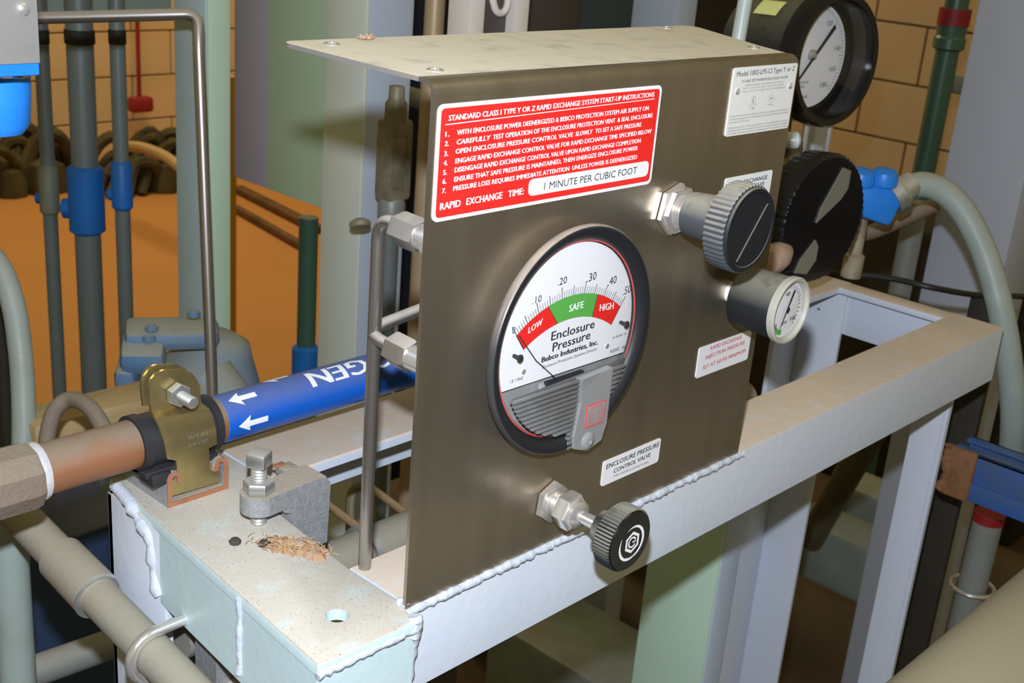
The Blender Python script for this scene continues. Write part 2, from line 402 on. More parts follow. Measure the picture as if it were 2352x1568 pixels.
tri = tessellate_polygon([[Vector((a, b, 0)) for a, b in l] for l in (L2, hole)]); fl_ = L2 + hole
for zz in (0, -TH):
    vs_ = [t.bm.verts.new((a, b, zz)) for a, b in fl_]
    for q in tri:
        try: t.bm.faces.new([vs_[i] for i in q])
        except ValueError: pass
t.ring([[(a, b, z_) for a, b in hole] for z_ in (-TH, 0)], True, False)
bmesh.ops.remove_doubles(t.bm, verts=t.bm.verts, dist=1e-6)
n = Vector((LF[0]-LR[0], LF[1]-LR[1], 0)).normalized()
t.slab([[(0, -.0004), (0, -.050), (.214, -.050), (.214, -.0004)]], .0006, TH, lambda a, b, w_: Vector((LR[0], LR[1], 0)) + n*a + Vector((-n.y, n.x, 0))*w_ + Vector((0, 0, b)))
t.box((-.0585, -.0085, -.050), (-.001, -.003, -.001))
t.build('left_beam', 'paint_teal_cast', fr)
def angle_x(x0, x1, yv, yi, h, name, m='paint'):   # angle iron along x; vertical leg at yv, top leg reaches to yi
    t = MB(); s = 1 if yi > yv else -1
    c = .0012
    pr = [(yv, -h), (yv, -c), (yv + s*c*.3, -c*.3), (yv + s*c, 0), (yi - s*c, 0), (yi, -c), (yi, -TH), (yv + s*TH, -TH), (yv + s*TH, -h)]
    t.ring([[(x_, a, b) for a, b in pr] for x_ in (x0, x1)])
    return t.build(name, m, fr)
angle_x(.0041, .7085, 0, .0470, .0500, 'front_beam')
angle_x(.030, .7085, .2050, .1500, .0500, 'rear_beam')
t = MB().box((.6850, .040, -TH), (.7080, .1580, -.0001), .0006); t.box((.7020, .007, -.05), (.7084, .199, -.0004), .0006); t.build('right_beam', 'paint', fr)
def leg_mesh(x, y0, y1, sx, ycorner):
    t = MB(); t.box((x, y0, FL), (x + .005, y1, -.004), .0008)
    yc = y1 if ycorner else y0
    t.box((x, yc - (.005 if ycorner else 0), FL), (x + sx*.045, yc + (0 if ycorner else .005), -.004), .0008)
    return t
leg_mesh(.6985, .027, .060, -.001, False).build('leg', 'paint', fr)
leg_mesh(.6985, .148, .197, -1, True).build('leg', 'paint', fr)
leg_mesh(-.0450, .141, .199, 1, True).build('leg', 'paint', fr)
leg_mesh(-.0500, .006, .058, 1, False).build('leg', 'paint', fr)
def bead(pts, r, n=5, seed=0):
    random.seed(seed); P = spline(pts, n); k = [r * (.75 + .5 * random.random()) for _ in P]
    P = [p + Vector((random.uniform(-1, 1), random.uniform(-1, 1), random.uniform(-1, 1))) * r * .18 for p in P]
    return MB().tube(P, r, 9, lambda i: k[i])
bead([(x_, -.0001, -.0024) for x_ in [i * .0075 for i in range(40)]], .0023, 3, 3).build('weld_bead', 'weld', fr, 60)
bead([on(u, v, 'x', xx) for u, v, xx in ((272,1118,-.042),(300,1160,-.0440),(330,1208,-.0445),(346,1232,-.0445),(352,1300,-.0445),(366,1366,-.0445))], .0034, 4, 5).build('weld_bead', 'weld', fr, 60)
bead([(-.0528, .060, z) for z in (-.002, -.015, -.03, -.045)], .0020, 4, 6).build('weld_bead', 'weld', fr, 60)
bead([(-.001, -.0075, 0.0005), (-.0005, -.0085, -.006), (0, -.006, -.014), (0, -.004, -.03), (0, -.003, -.048)], .0034, 4, 8).build('weld_bead', 'weld', fr, 60)
bead([(-.0600 + i*.0065, -.0088, -.0058) for i in range(10)], .0021, 3, 9).build('weld_bead', 'weld', fr, 60)
bead([(.002 + .0 * i, .0006 + .003 * i, .0004) for i in range(3)], .0022, 3, 10).build('weld_bead', 'weld', fr, 60)
# ================================================================== INSTRUMENT PANEL
PW, PH, ST, BR = .2868, .2525, .0020, .0062
pn = thing('instrument_panel', (PW/2, .0, 0), 'bent stainless steel control panel with dusty top flange welded on the grey frame', 'panel')
prof = [(0, 0.0)] + [(BR - BR*math.cos(math.radians(a)), PH - BR + BR*math.sin(math.radians(a))) for a in range(0, 91, 10)] + [(.0100, PH)]
inn = [(.0100, PH - ST)] + [(BR - (BR-ST)*math.cos(math.radians(a)), PH - BR + (BR-ST)*math.sin(math.radians(a))) for a in range(90, -1, -10)] + [(ST, 0.0)]
outl = prof + inn
rs = []
for x_ in (0, .0008, PW*.25, PW*.5, PW*.75, PW-.0008, PW):
    sh = .0004 if x_ in (0, PW) else 0
    rs.append([(x_, y_ , z_) for y_, z_ in outl])
MB().ring(rs).build('front_sheet', 'steel', pn, 50)
FD = .103
def fz(a, b): return PH + (b - .010) / .093 * (.0020 + .0025 * a / PW)
outer = [(0, .010), (PW, .010), (PW + .004, .030), (.3085, .086)]
for i in range(5):
    q = math.radians(i * 22.5); outer.append((.3005 + .008*math.cos(q), .0875 + .0075*math.sin(q)))
outer += [(.15, .0985), (.004, .1025)]
for i in range(5):
    q = math.radians(90 + i * 22.5); outer.append((.0045 + .007*math.cos(q), .0955 + .007*math.sin(q)))
holes = [circ(a, b, .0036, 18)[::-1] for a, b in ((.0168, .0885), (.0180, .0195), (.2780, .0900), (.2765, .0250))]
t = MB().slab([outer] + holes, -ST, 0, lambda a, b, w_: Vector((a, b, fz(a, b) + w_)))
t.build('top_flange', 'dusty_steel', pn, 30)
for (a, b) in ((.0168, .0885), (.0180, .0195), (.2780, .0900), (.2765, .0250)):
    MB().lathe((a, b, fz(a, b) - .0016), (0, 0, 1), [(0, .0040), (.0018, .0040), (.0024, .0034), (.0024, .0019), (.0010, .0017)], 20).build('hole_grommet', 'chrome', pn)
# --- labels on the sheet
def sticker(name, poly, m, y0=-.0004, parent=pn, lab=None):
    o = MB().slab([poly], 0, y0, lambda a, b, w_: Vector((a, w_, b))).build(name, m, parent, 0)
    if lab: o['label'] = lab
    return o
il = sticker('instruction_label', rrect(.0024, .1918, .1568, .2424, .0032), 'label_white', lab='red instruction label with white border and lettering')
o = MB().slab([rrect(.0042, .1935, .1550, .2407, .0020)], -.0003, -.00055, XZ).build('red_field', 'red', il, 0)
MB().slab([rrect(.0624, .1964, .1527, .2043, .0026)], -.0005, -.0008, XZ).build('white_window', 'label_white', il, 0)
y1 = -.00075
rows = [('STANDARD CLASS I TYPE Y OR Z RAPID EXCHANGE SYSTEM START-UP INSTRUCTIONS', .0084, .2353, .1504, .2370, .0023, 0, .02)]
txt = ['WITH ENCLOSURE POWER DEENERGIZED & BEBCO PROTECTION SYSTEM AIR SUPPLY ON', None, None,
       'ENGAGE RAPID EXCHANGE CONTROL VALVE FOR RAPID EXCHANGE TIME SPECIFIED BELOW',
       'DISENGAGE RAPID EXCHANGE CONTROL VALVE UPON RAPID EXCHANGE COMPLETION',
       'ENSURE THAT SAFE PRESSURE IS MAINTAINED, THEN ENERGIZE ENCLOSURE POWER',
       'PRESSURE LOSS REQUIRES IMMEDIATE ATTENTION  UNLESS POWER IS DEENERGIZED']
pos = [(.0138,.2289,.1470,.2305),(.0137,.2248,.1510,.2266),(.0137,.2208,.1425,.2226),(.0139,.2166,.1516,.2186),(.0138,.2127,.1434,.2144),(.0139,.2086,.1417,.2108),(.0136,.2046,.1420,.2063)]
for i, (s_, p_) in enumerate(zip(txt, pos)):
    if s_: rows.append((s_, *p_, .0021, 0, .02))
    rows.append((str(i + 1) + '.', .0070, [.2287,.2247,.2204,.2164,.2123,.2084,.2043][i], .0092, [.2287,.2247,.2204,.2164,.2123,.2084,.2043][i] + .00003, .0021, 0, .02))
p_ = pos[1]; f = lambda k: (p_[0] + (p_[2]-p_[0])*k, p_[1] + (p_[3]-p_[1])*k)
a_, b_ = f(0), f(.148); rows.append(('CAREFULLY', *a_, *b_, .0021, .22, .02))
a_, b_ = f(.163), f(1); rows.append(('TEST OPERATION OF THE ENCLOSURE PROTECTION VENT  & SEAL ENCLOSURE', *a_, *b_, .0021, 0, .02))
p_ = pos[2]
a_, b_ = f(0), f(.594); rows.append(('OPEN ENCLOSURE PRESSURE CONTROL VALVE', *a_, *b_, .0021, 0, .02))
a_, b_ = f(.607), f(.702); rows.append(('SLOWLY', *a_, *b_, .0021, .22, .02))
a_, b_ = f(.722), f(1); rows.append(('TO SET A SAFE PRESSURE', *a_, *b_, .0021, 0, .02))
rows += [('RAPID', .0064, .1970, .0186, .1972, .0030, 0, .025), ('EXCHANGE', .0223, .1973, .0448, .1976, .0030, 0, .025), ('TIME:', .0488, .1976, .0591, .1979, .0030, 0, .025)]
letters(rows, y1, 'white', il)
letters([('1 MINUTE PER CUBIC FOOT', .0728, .1983, .1430, .1988, .0034, 0, .004)], -.00095, 'black_print', il)
MB().slab([[(.0068, .2336), (.1511, .2357), (.1511, .23605), (.0068, .23395)]], -.0006, y1, XZ).build('rule_line', 'white', il, 0)
rp = sticker('rating_plate', rrect(.2197, .2108, .2846, .2482, .0018), 'offwhite', -.0007, lab='cream metal rating plate held by two rivets')
letters([('Model 1002-LPS-CI Type Y or Z', .2224, .2434, .2815, .2440, .0027, .08, .018),
         ('15 CUBIC FEET MAXIMUM ENCLOSURE VOLUME', .2284, .2399, .2752, .2401, .0014)], -.0009, 'grey_print', rp)
small = [('HAZARDOUS EXTERNAL AREA CLASSIFICATION AS FOLLOWS', .2322, .2377, .2711), ('TYPE Y: CL. I, GR. A-D, DIV. 1 (ZONE 1, GR. IIC) TO DIV. 2 (ZONE 2)', .2299, .2361, .2727),
         ('TYPE Z: CL. I, GR. A-D, DIV. 2 (ZONE 2, GR. IIC) TO NONHAZARDOUS', .2300, .2344, .2739),
         ('PANEL CERTIFIED FOR USE IN HAZARDOUS LOCATIONS IN ACCORDANCE WITH STANDARDS AS', .2218, .2213, .2821), ('PROTECTION EQUIPMENT FOR PRESSURIZED ENCLOSURES AND PURGED EQUIPMENT', .2219, .2196, .2827), ('EQUIPMENT WITH AN ONE USE', .2217, .2179, .2415),
         ('APPROVED BY FACTORY MUTUAL AS ASSOCIATED TYPE Y OR Z PRESSURIZATION CONTROL', .2214, .2149, .2825), ('EQUIPMENT FOR USE IN HAZARDOUS LOCATIONS WHEN INSTALLED AS DESCRIBED', .2218, .2133, .2826), ('IF CONNECTED ENCLOSURE IS ACCORDANCE WITH CONTROL DIAGRAM', .2220, .2117, .2831)]
letters([(s_, a, z, b, z + .0002, .00085, 0, .0) for s_, a, z, b in small], -.0009, 'grey_print', rp)
for a, b in ((.2253, .2354), (.2794, .2355)):
    MB().lathe((a, -.0006, b), (0, -1, 0), [(0, .0019), (.0006, .0018), (.0012, .0012), (.0014, .0007), (.0008, .0006), (.0008, .0001)], 18).build('rivet', 'chrome', rp)
mk = MB()
for k in range(24):
    a0, a1_ = 2*PI*k/24, 2*PI*(k+1)/24
    P = lambda a, r: Vector((.2429 + r*.85*math.cos(a), -.0009, .2285 + r*1.25*math.sin(a)))
    mk.mesh([P(a0, .0024), P(a1_, .0024), P(a1_, .0026), P(a0, .0026)], [(0, 1, 2, 3)])
for a, b in (((.2610, .2318), (.2650, .2294)), ((.2650, .2294), (.2610, .2270)), ((.2610, .2270), (.2570, .2294)), ((.2570, .2294), (.2610, .2318))):
    mk.mesh([Vector((a[0], -.0009, a[1])), Vector((b[0], -.0009, b[1])), Vector((b[0]*.95+.261*.05, -.0009, b[1]*.95+.2294*.05)), Vector((a[0]*.95+.261*.05, -.0009, a[1]*.95+.2294*.05))], [(0, 1, 2, 3)])
mk.build('certification_mark', 'grey_print', rp, 0)
letters([('U', .2418, .2286, .2428, .2286, .0019, 0, .02), ('L', .2428, .2272, .2438, .2272, .0019, 0, .02), ('R', .2459, .2266, .2466, .2266, .0009), ('C', .2390, .2262, .2397, .2262, .0009), ('LISTED', .2412, .2243, .2448, .2243, .0007, 0, 0),
         ('FM', .2600, .2289, .2620, .2289, .0011, 0, .02), ('APPROVED', .2583, .2256, .2637, .2256, .0007, 0, 0)], -.0009, 'grey_print', rp)
l = sticker('valve_label', rrect(.2268, .1640, .2756, .1868, .0016), 'label_white', lab='white label behind the large knob')
letters([('RAPID EXCHANGE', .2318, .1817, .2702, .1820, .0023), ('CONTROL VALVE', .2345, .1784, .2680, .1787, .0021), ('TURN CLOCKWISE TO ENGAGE', .2345, .1758, .2680, .1760, .0011, 0, 0)], -.00055, 'black_print', l)
l = sticker('injection_label', rrect(.2243, .0665, .2800, .0860, .0020), 'label_white', lab='white label with red lettering under the small gauge')
letters([('RAPID EXCHANGE', .2359, .0822, .2692, .0827, .0024), ('INJECTION PRESSURE', .2320, .0771, .2734, .0782, .0024), ('SET AT 60 PSI MINIMUM', .2303, .0710, .2757, .0722, .0024)], -.00055, 'redprint', l)
l = sticker('control_valve_label', rrect(.1441, .0205, .1971, .0360, .0018), 'label_white', lab='white label right of the small knob')
letters([('ENCLOSURE PRESSURE', .1469, .0307, .1953, .0310, .0029, .1), ('CONTROL VALVE', .1541, .0260, .1880, .0266, .0026, .1), ('(TURN COUNTER-CLOCKWISE TO OPEN)', .1545, .0233, .1872, .0227, .0013, 0, 0)], -.00055, 'black_print', l)
# rust crumb on the flange
random.seed(4)
t = MB(); c0 = on(838, 88, 'z', PH + .003)
for i in range(16):
    p = c0 + Vector((random.uniform(-.004, .004), random.uniform(-.003, .003), random.uniform(0, .0012)))
    q = p + Vector((random.uniform(-.002, .002), random.uniform(-.002, .002), random.uniform(0, .0015)))
    t.cyl(p, q, .0006, 6)
tag(t.build('rust_crumb', 'debris'), 'small rusty crumb lying on the dusty top flange near its rear edge', 'debris')
# ================================================================== PRESSURE GAUGE (round, on the panel)
GX, GZ = .0961, .1203
def D(x, z, y=-.0055):                                # dial drawing coordinates -> dial plane
    return (-.3514 + (x + .3514) * .9959, .328 + (z - .328) * .9959)
g = thing('differential_pressure_gauge', (GX, 0, GZ - .06), 'large round enclosure pressure gauge with red and green bands and clear lens', 'gauge')
MB().lathe((GX, .0, GZ), (0, -1, 0), [(0, .0520), (.0020, .0545), (.0060, .0590), (.0085, .0600), (.0102, .0598), (.0110, .0592), (.0110, .0585)], 72, cap=False).build('bezel_shell', 'bezel_side', g)
MB().lathe((GX, 0, GZ), (0, -1, 0), [(.0110, .0586), (.0112, .0578), (.0108, .0560), (.0090, .0532), (.0074, .0518), (.0058, .0516)], 72, cap=False).build('bezel', 'bezel', g)
MB().lathe((GX + .0005, 0, GZ), (0, -1, 0), [(.0066, .0517), (.0070, .0512), (.0064, .0506)], 72, cap=False).build('gasket', 'redprint', g)
t = MB().lathe((GX, 0, GZ), (0, -1, 0), [(.0010, .0519), (.0025, .0519), (.0025, .0001)], 64, cap=False); t.build('backing', 'silver', g)
# dial: disc cut at its lower edge
R_ = .0500; zc = .1020; out = []
a0 = math.asin((D(0, zc)[1] - GZ) / R_)
for i in range(41):
    a = a0 + (PI - 2*a0) * i / 40; out.append((GX + .0006 + R_*math.cos(a), GZ + R_*math.sin(a)))
MB().slab([out], -.0040, -.0054, XZ).build('dial', 'dial', g, 0)
def band(a_o0, a_o1, a_i0, a_i1, name, m, y=-.0057):
    n = 14; t = MB(); v = []
    for i in range(n + 1):
        ao = math.radians(a_o0 + (a_o1-a_o0)*i/n); ai = math.radians(a_i0 + (a_i1-a_i0)*i/n)
        v.append((.0981 + .0653*math.cos(ao), .0775 + .0653*math.sin(ao), .0977 + .0623*math.cos(ai), .0682 + .0623*math.sin(ai)))
    vs = []; fs = []
    for q in v: 
        A = D(q[0], q[1]); B = D(q[2], q[3]); vs += [Vector((A[0], y, A[1])), Vector((B[0], y, B[1]))]
    for i in range(n): fs.append((2*i, 2*i+1, 2*i+3, 2*i+2))
    return t.mesh(vs, fs).build(name, m, g, 0)
band(127.3, 52.2, 122.0, 56.6, 'band_outline', 'black_print', -.0056)
band(126.9, 106.1, 121.5, 99.0, 'low_band', 'red'); band(105.9, 72.5, 98.6, 73.8, 'safe_band', 'green_print'); band(72.2, 52.6, 73.5, 57.1, 'high_band', 'red')
tk = MB()
for i in range(51):
    a = math.radians(126.9 - 74.3*i/50); ln = .0062 if i % 10 == 0 else (.005 if i % 5 == 0 else .0036); wd = .00022 if i % 5 == 0 else .00014
    c, s_ = math.cos(a), math.sin(a); P = []
    for r, k in ((.0653, -1), (.0653, 1), (.0653 + ln, 1), (.0653 + ln, -1)):
        q = D(.0981 + r*c - s_*wd*k, .0775 + r*s_ + c*wd*k); P.append(Vector((q[0], -.00565, q[1])))
    tk.mesh(P, [(0, 1, 2, 3)])
tk.build('tick_marks', 'black_print', g, 0)
mpD = lambda a, b: Vector((D(a, b)[0], -.00575, D(a, b)[1]))
letters([('0', .0553, .1312, .0575, .1312, .0034, 0, 0), ('.10', .0680, .1437, .0744, .1440, .0034, 0, 0), ('.20', .0855, .1499, .0922, .1502, .0036, 0, 0), ('.30', .1078, .1478, .1150, .1482, .0042, 0, 0), ('.40', .1252, .1429, .1320, .1433, .0042, 0, 0), ('.50', .1388, .1354, .1452, .1358, .0042, 0, 0),
         ('Enclosure', .0845, .1216, .1177, .1217, .0046, 0, .012), ('Pressure', .0863, .1154, .1151, .1163, .0046, 0, .012),
         ('Bebco Industries, Inc.', .0788, .1113, .1221, .1117, .0028, 0, .03), ('Enclosure Protection Systems Division', .0799, .1078, .1219, .1086, .0015, .15, .0),
         ('B-18-408.1 02', .1345, .1120, .1460, .1122, .0012, 0, 0), ('H200C  50', .1335, .1040, .1462, .1042, .0020, 0, 0), ('12 1362', .0570, .1055, .0660, .1056, .0015, 0, 0)], 0, 'black_print', g, 'dial_lettering', mpD)
mpE = lambda a, b: Vector((D(a, b)[0], -.00585, D(a, b)[1]))
letters([('LOW', .0668, .1290, .0765, .1318, .0032, 0, .02), ('SAFE', .0960, .1344, .1070, .1346, .0036, 0, .02), ('HIGH', .1205, .1302, .1318, .1292, .0036, 0, .02)], 0, 'white', g, 'band_lettering', mpE)
for a, b in ((.0582, .1194), (.1398, .1201)):
    q = D(a, b); MB().lathe((q[0], -.0053, q[1]), (0, -1, 0), [(0, .0010), (.0040, .0010), (.0040, .0019), (.0048, .0019), (.0052, .0010)], 14).build('pointer_stop', 'rubber', g)
for a, b in ((.0661, .1094), (.1304, .1089)):
    q = D(a, b); MB().lathe((q[0], -.0053, q[1]), (0, -1, 0), [(0, .0015), (.0006, .0014), (.0009, .0007)], 14).build('dial_screw', 'chrome', g)
q0 = D(.0925, .0985); q1 = D(.0600, .1295)
MB().tube([(q0[0], -.0063, q0[1]), ((q0[0]*.45 + q1[0]*.55) - .001, -.0065, q0[1]*.45 + q1[1]*.55 - .0018), (q1[0], -.0063, q1[1])], .00028, 6).build('pointer', 'black_print', g)
# mechanism and ribbed cover under the dial
t = MB().box((.078, -.0052, .085), (.113, -.0040, .1005), .0004)
t.box((.0785, -.0062, .0958), (.1140, -.0045, .0995), .0004); t.build('magnet_bridge', 'silver', g)
MB().box((.0810, -.0072, .0985), (.1095, -.0050, .1008)).build('slot', 'black_print', g)
t = MB(); n = 15
for i in range(n):
    z1_ = .0990 - i * .0026; z0_ = z1_ - .0019
    zz = (z0_ + z1_)/2 - GZ
    hw = math.sqrt(max(.0495**2 - zz*zz, 0)) - .001
    for (xa, xb) in ((GX - hw, .1020), (.1260, GX + hw)):
        if xb - xa > .003: t.box((xa, -.0115, z0_), (xb, -.0085, z1_), .0007)
t.build('ribs', 'ribbed', g)
t = MB().slab([[(.0555, .0985), (.1420, .1010), (.1400, .0920), (.1345, .0800), (.1250, .0720), (.1080, .0690), (.0900, .0705), (.0720, .0790), (.0600, .0900)]], -.0075, -.0084, XZ); t.build('cover', 'ribbed', g, 0)
t = MB().slab([[(.1020, .0995), (.1262, .1005), (.1262, .0690), (.1232, .0600), (.1120, .0570), (.1010, .0610), (.1000, .0680), (.1030, .0860)]], -.0080, -.0128, XZ); t.build('centre_window', 'window', g, 0)
rl = MB().slab([rrect(.1075, .0705, .1232, .0836, .0008)], -.0128, -.0131, XZ).build('caution_label', 'redprint', g, 0)
MB().slab([rrect(.1086, .0716, .1221, .0826, .0005)], -.0131, -.0133, XZ).build('label_field', 'silver', rl, 0)
letters([('CAUTION', .1105, .0807, .1202, .0809, .0014), ('DO NOT EXCEED', .1092, .0786, .1214, .0788, .0011, 0, 0), ('MAX PRESSURE', .1092, .0767, .1214, .0769, .0011, 0, 0), ('SEE BULLETIN', .1092, .0747, .1214, .0749, .0011, 0, 0), ('BEFORE USE', .1092, .0727, .1214, .0729, .0011, 0, 0)], -.0135, 'redprint', rl)
MB().lathe((.1115, -.0110, .0628), (0, -1, 0), [(0, .0052), (.0024, .0050), (.0034, .0036), (.0036, .0014), (.0026, .0012)], 18).build('zero_screw', 'window', g)
MB().lathe((.1115, -.0100, .0628), (0, -1, 0), [(0, .0022), (.0012, .0022)], 12).build('zero_screw_core', 'redprint', g)
pr = [(.0075, .0520)]
for i in range(1, 9):
    a = PI/2 * i/8; pr.append((.0075 + .0060*math.sin(a), .0520*math.cos(a) if i < 8 else .0001))
pr = [(.0075 + .0062*(1 - (r/.0520)**3.2), r) for r in (.0520, .051, .049, .046, .042, .036, .028, .018, .008, .0001)]
MB().lathe((GX, 0, GZ), (0, -1, 0), pr, 72, cap=False).build('lens', 'glass', g, 60)
# ================================================================== VALVES AND SMALL GAUGE
def V(x, d, z): return Vector((x, -d, z))
X, Z = .1795, .1757
v1 = thing('exchange_valve', (X, 0, Z - .024), 'big grey ribbed knob with slotted face at upper right of the panel', 'valve knob')
MB().hexa(V(X, .0002, Z), V(X, .0035, Z), .0142, .3).build('panel_nut', 'chrome', v1)
MB().hexa(V(X, .0038, Z), V(X, .0075, Z), .0130, .1).build('lock_nut', 'chrome', v1)
MB().thread(V(X, .0070, Z), V(X, .0125, Z), .0100).build('thread', 'chrome', v1)
M['knob_grey'] = mat('grey_knob', (.055, .062, .072), .5, dust=.95, dcol=(.30, .29, .23), dscale=160)
MB().lathe(V(X, .0120, Z), (0, -1, 0), [(0, .0105), (.0010, .0118), (.0100, .0125), (.0240, .0132), (.0255, .0132)], 40).build('stem_sleeve', 'knob_grey', v1)
MB().lathe(V(X, .0350, Z), (0, -1, 0), [(0, .0190), (.0010, .0222), (.0120, .0226), (.0130, .0221)], 192, knurl=.0008, kn=2).build('knob', 'knob_grey', v1, 50)
MB().lathe(V(X, .0488, Z), (0, -1, 0), [(0, .0220), (.0012, .0214), (.0010, .0196), (-.0004, .0190), (-.0004, .0001)], 60).build('knob_face', 'black', v1)
ang = math.radians(52)
def kq(a, b, d): return Vector((X + a*math.cos(ang) - b*math.sin(ang), -d, Z + a*math.sin(ang) + b*math.cos(ang)))
t = MB()
pts = [(-.0175, -.0030), (.0175, -.0030)] + [(.0192*math.cos(math.radians(q)), .0192*math.sin(math.radians(q))) for q in range(-14, -167, -9)]
t.slab([pts], .0478, .0496, lambda a, b, w_: kq(a, b, w_)); t.build('grip_ridge', 'black', v1, 20)
t = MB().box((0, 0, 0), (1, 1, 1)); t.bm.clear(); t.slab([[(-.0180, -.0002), (.0180, -.0002), (.0180, .0024), (-.0180, .0024)]], .0474, .0482, lambda a, b, w_: kq(a, b, w_)); t.build('slot', 'rubber', v1, 0)
letters([('SMC', -.0060, .0075, .0060, .0076, .0036, 0, .01)][:0] or [('O', -.0090, .0085, -.0060, .0086, .0034), ('S', .0050, .0085, .0080, .0086, .0034)], 0, 'knob_grey', v1, 'lettering', lambda a, b: kq(a, b, .0486))
X, Z = .1007, .0262
v2 = thing('control_valve', (X, 0, Z - .017), 'small black fluted knob with white hexagon emblem on a shiny nickel stem', 'valve knob')
MB().hexa(V(X, .0002, Z), V(X, .0042, Z), .0118, .4).build('panel_nut', 'chrome', v2)
MB().thread(V(X, .0040, Z), V(X, .0125, Z), .0072, .0018).build('threaded_neck', 'chrome', v2)
MB().hexa(V(X, .0100, Z), V(X, .0185, Z), .0104, .1).build('packing_nut', 'chrome', v2)
MB().lathe(V(X, .0185, Z), (0, -1, 0), [(0, .0076), (.0010, .0080), (.0026, .0076), (.0040, .0058), (.0046, .0040)], 28).build('collar', 'chrome', v2)
MB().lathe(V(X, .0225, Z), (0, -1, 0), [(0, .0034), (.0180, .0034)], 20).build('stem', 'chrome', v2)
MB().lathe(V(X, .0345, Z), (0, -1, 0), [(0, .0062), (.0008, .0080), (.0070, .0086), (.0090, .0150), (.0100, .0165), (.0190, .0167), (.0200, .0160)], 112, knurl=.0006, kn=1).build('knob', 'black', v2, 45)
MB().lathe(V(X, .0544, Z), (0, -1, 0), [(0, .0164), (.0008, .0158), (.0008, .0001)], 56).build('knob_face', 'black_gloss', v2)
yk = .0554
t = MB(); S0 = Vector((X + .0012, -yk, Z - .001))
def arc_strip(t, c, r0, w0, a0, a1, n=26, ez=1.0, taper=True, pw=1):
    vs = []; fs = []
    for i in range(n + 1):
        k = i/n; a = math.radians(a0 + (a1-a0)*k); w_ = w0*(math.sin(PI*k)**.8 if taper else 1) + .00008
        for s_ in (-.5, .5):
            r = r0 + w_*s_; vs.append(Vector((c.x + r*math.cos(a), c.y, c.z + r*math.sin(a)*ez)))
    for i in range(n): fs.append((2*i, 2*i+1, 2*i+3, 2*i+2))
    t.mesh(vs, fs)
arc_strip(t, S0, .0088, .0017, -120, 125)
arc_strip(t, S0 + Vector((-.0006, 0, 0)), .0094, .0015, 150, 290)
hx = [Vector((S0.x + .0062*math.cos(math.radians(30+60*i)), -yk, S0.z + .0062*math.sin(math.radians(30+60*i)))) for i in range(6)]
hi = [S0 + (p - S0)*.72 for p in hx]
t.mesh(hx + hi, [(i, (i+1) % 6, 6 + (i+1) % 6, 6 + i) for i in range(6)])
arc_strip(t, S0, .0027, .0009, 20, 330, taper=False)
t.mesh([S0 + Vector((.0002, 0, -.0004)), S0 + Vector((.0029, 0, -.0004)), S0 + Vector((.0029, 0, .0004)), S0 + Vector((.0002, 0, .0004))], [(0, 1, 2, 3)])
t.build('emblem', 'white', v2, 0)
X, Z = .2495, .1162
v3 = thing('small_pressure_gauge', (X, 0, Z - .02), 'small round gauge with dusty black case and clear rim at right edge of the panel', 'gauge')
MB().lathe(V(X, 0, Z), (0, -1, 0), [(0, .0062), (.0080, .0060)], 20).build('taped_thread', 'white', v3)
MB().lathe(V(X, .0055, Z), (0, -1, 0), [(0, .0068), (.0030, .0068)], 20).build('nipple', 'zinc', v3)
MB().lathe(V(X, .0080, Z), (0, -1, 0), [(0, .0130), (.0010, .0172), (.0040, .0182), (.0290, .0186), (.0300, .0180)], 56).build('case', 'black', v3)
M['clear_rim'] = mat('clear_rim', (.55, .54, .46), .25, 0, dust=.5, dcol=(.5, .47, .38)); M['clear_rim'].node_tree.nodes['Principled BSDF'].inputs['Transmission Weight'].default_value = .25
MB().lathe(V(X, .0370, Z), (0, -1, 0), [(0, .0186), (.0008, .0198), (.0042, .0199), (.0052, .0190), (.0050, .0178), (.0020, .0168), (.0005, .0166)], 64, cap=False).build('rim', 'clear_rim', v3)
MB().lathe(V(X, .0375, Z), (0, -1, 0), [(0, .0178), (.0006, .0178), (.0006, .0001)], 48).build('dial', 'dial', v3)
t = MB()
for i in range(28):
    a = math.radians(225 - 270*i/27); c, s_ = math.cos(a), math.sin(a)
    P = [Vector((X + r*c - s_*.0002*k, -.0384, Z + r*s_ + c*.0002*k)) for r, k in ((.0125, -1), (.0125, 1), (.0150, 1), (.0150, -1))]
    t.mesh(P, [(0, 1, 2, 3)])
t.build('tick_marks', 'black_print', v3, 0)
letters([('0', X-.0105, Z-.0095, X-.0085, Z-.0095, .0024), ('60', X-.0030, Z+.0085, X+.0010, Z+.0085, .0024), ('100', X+.0060, Z-.0080, X+.0115, Z-.0080, .0024), ('psi', X-.0025, Z-.0085, X+.0020, Z-.0085, .0020)], -.0385, 'black_print', v3)
t = MB(); arc_strip(t, Vector((X, -.0384, Z)), .0138, .0028, 226, 262, taper=False); t.build('green_band', 'green_print', v3, 0)
pa = Vector((X - .0062, -.0395, Z - .0108)); pb = Vector((X + .0042, -.0395, Z + .0112)); dd = (pb - pa).normalized(); qq = Vector((dd.z, 0, -dd.x))
t = MB().mesh([pa - qq*.0003, pa + qq*.0003, pb + qq*.0011, pb - qq*.0011], [(0, 1, 2, 3)]); t.mesh([Vector((X - .0022, -.0396, Z)), Vector((X, -.0396, Z - .0025)), Vector((X + .0022, -.0396, Z)), Vector((X, -.0396, Z + .0025))], [(0, 1, 2, 3)]); t.build('pointer', 'black_print', v3, 0)
MB().lathe(V(X, .0398, Z), (0, -1, 0), [(0, .0172), (.0006, .0160), (.0008, .0001)], 48, cap=False).build('lens', 'glass', v3)
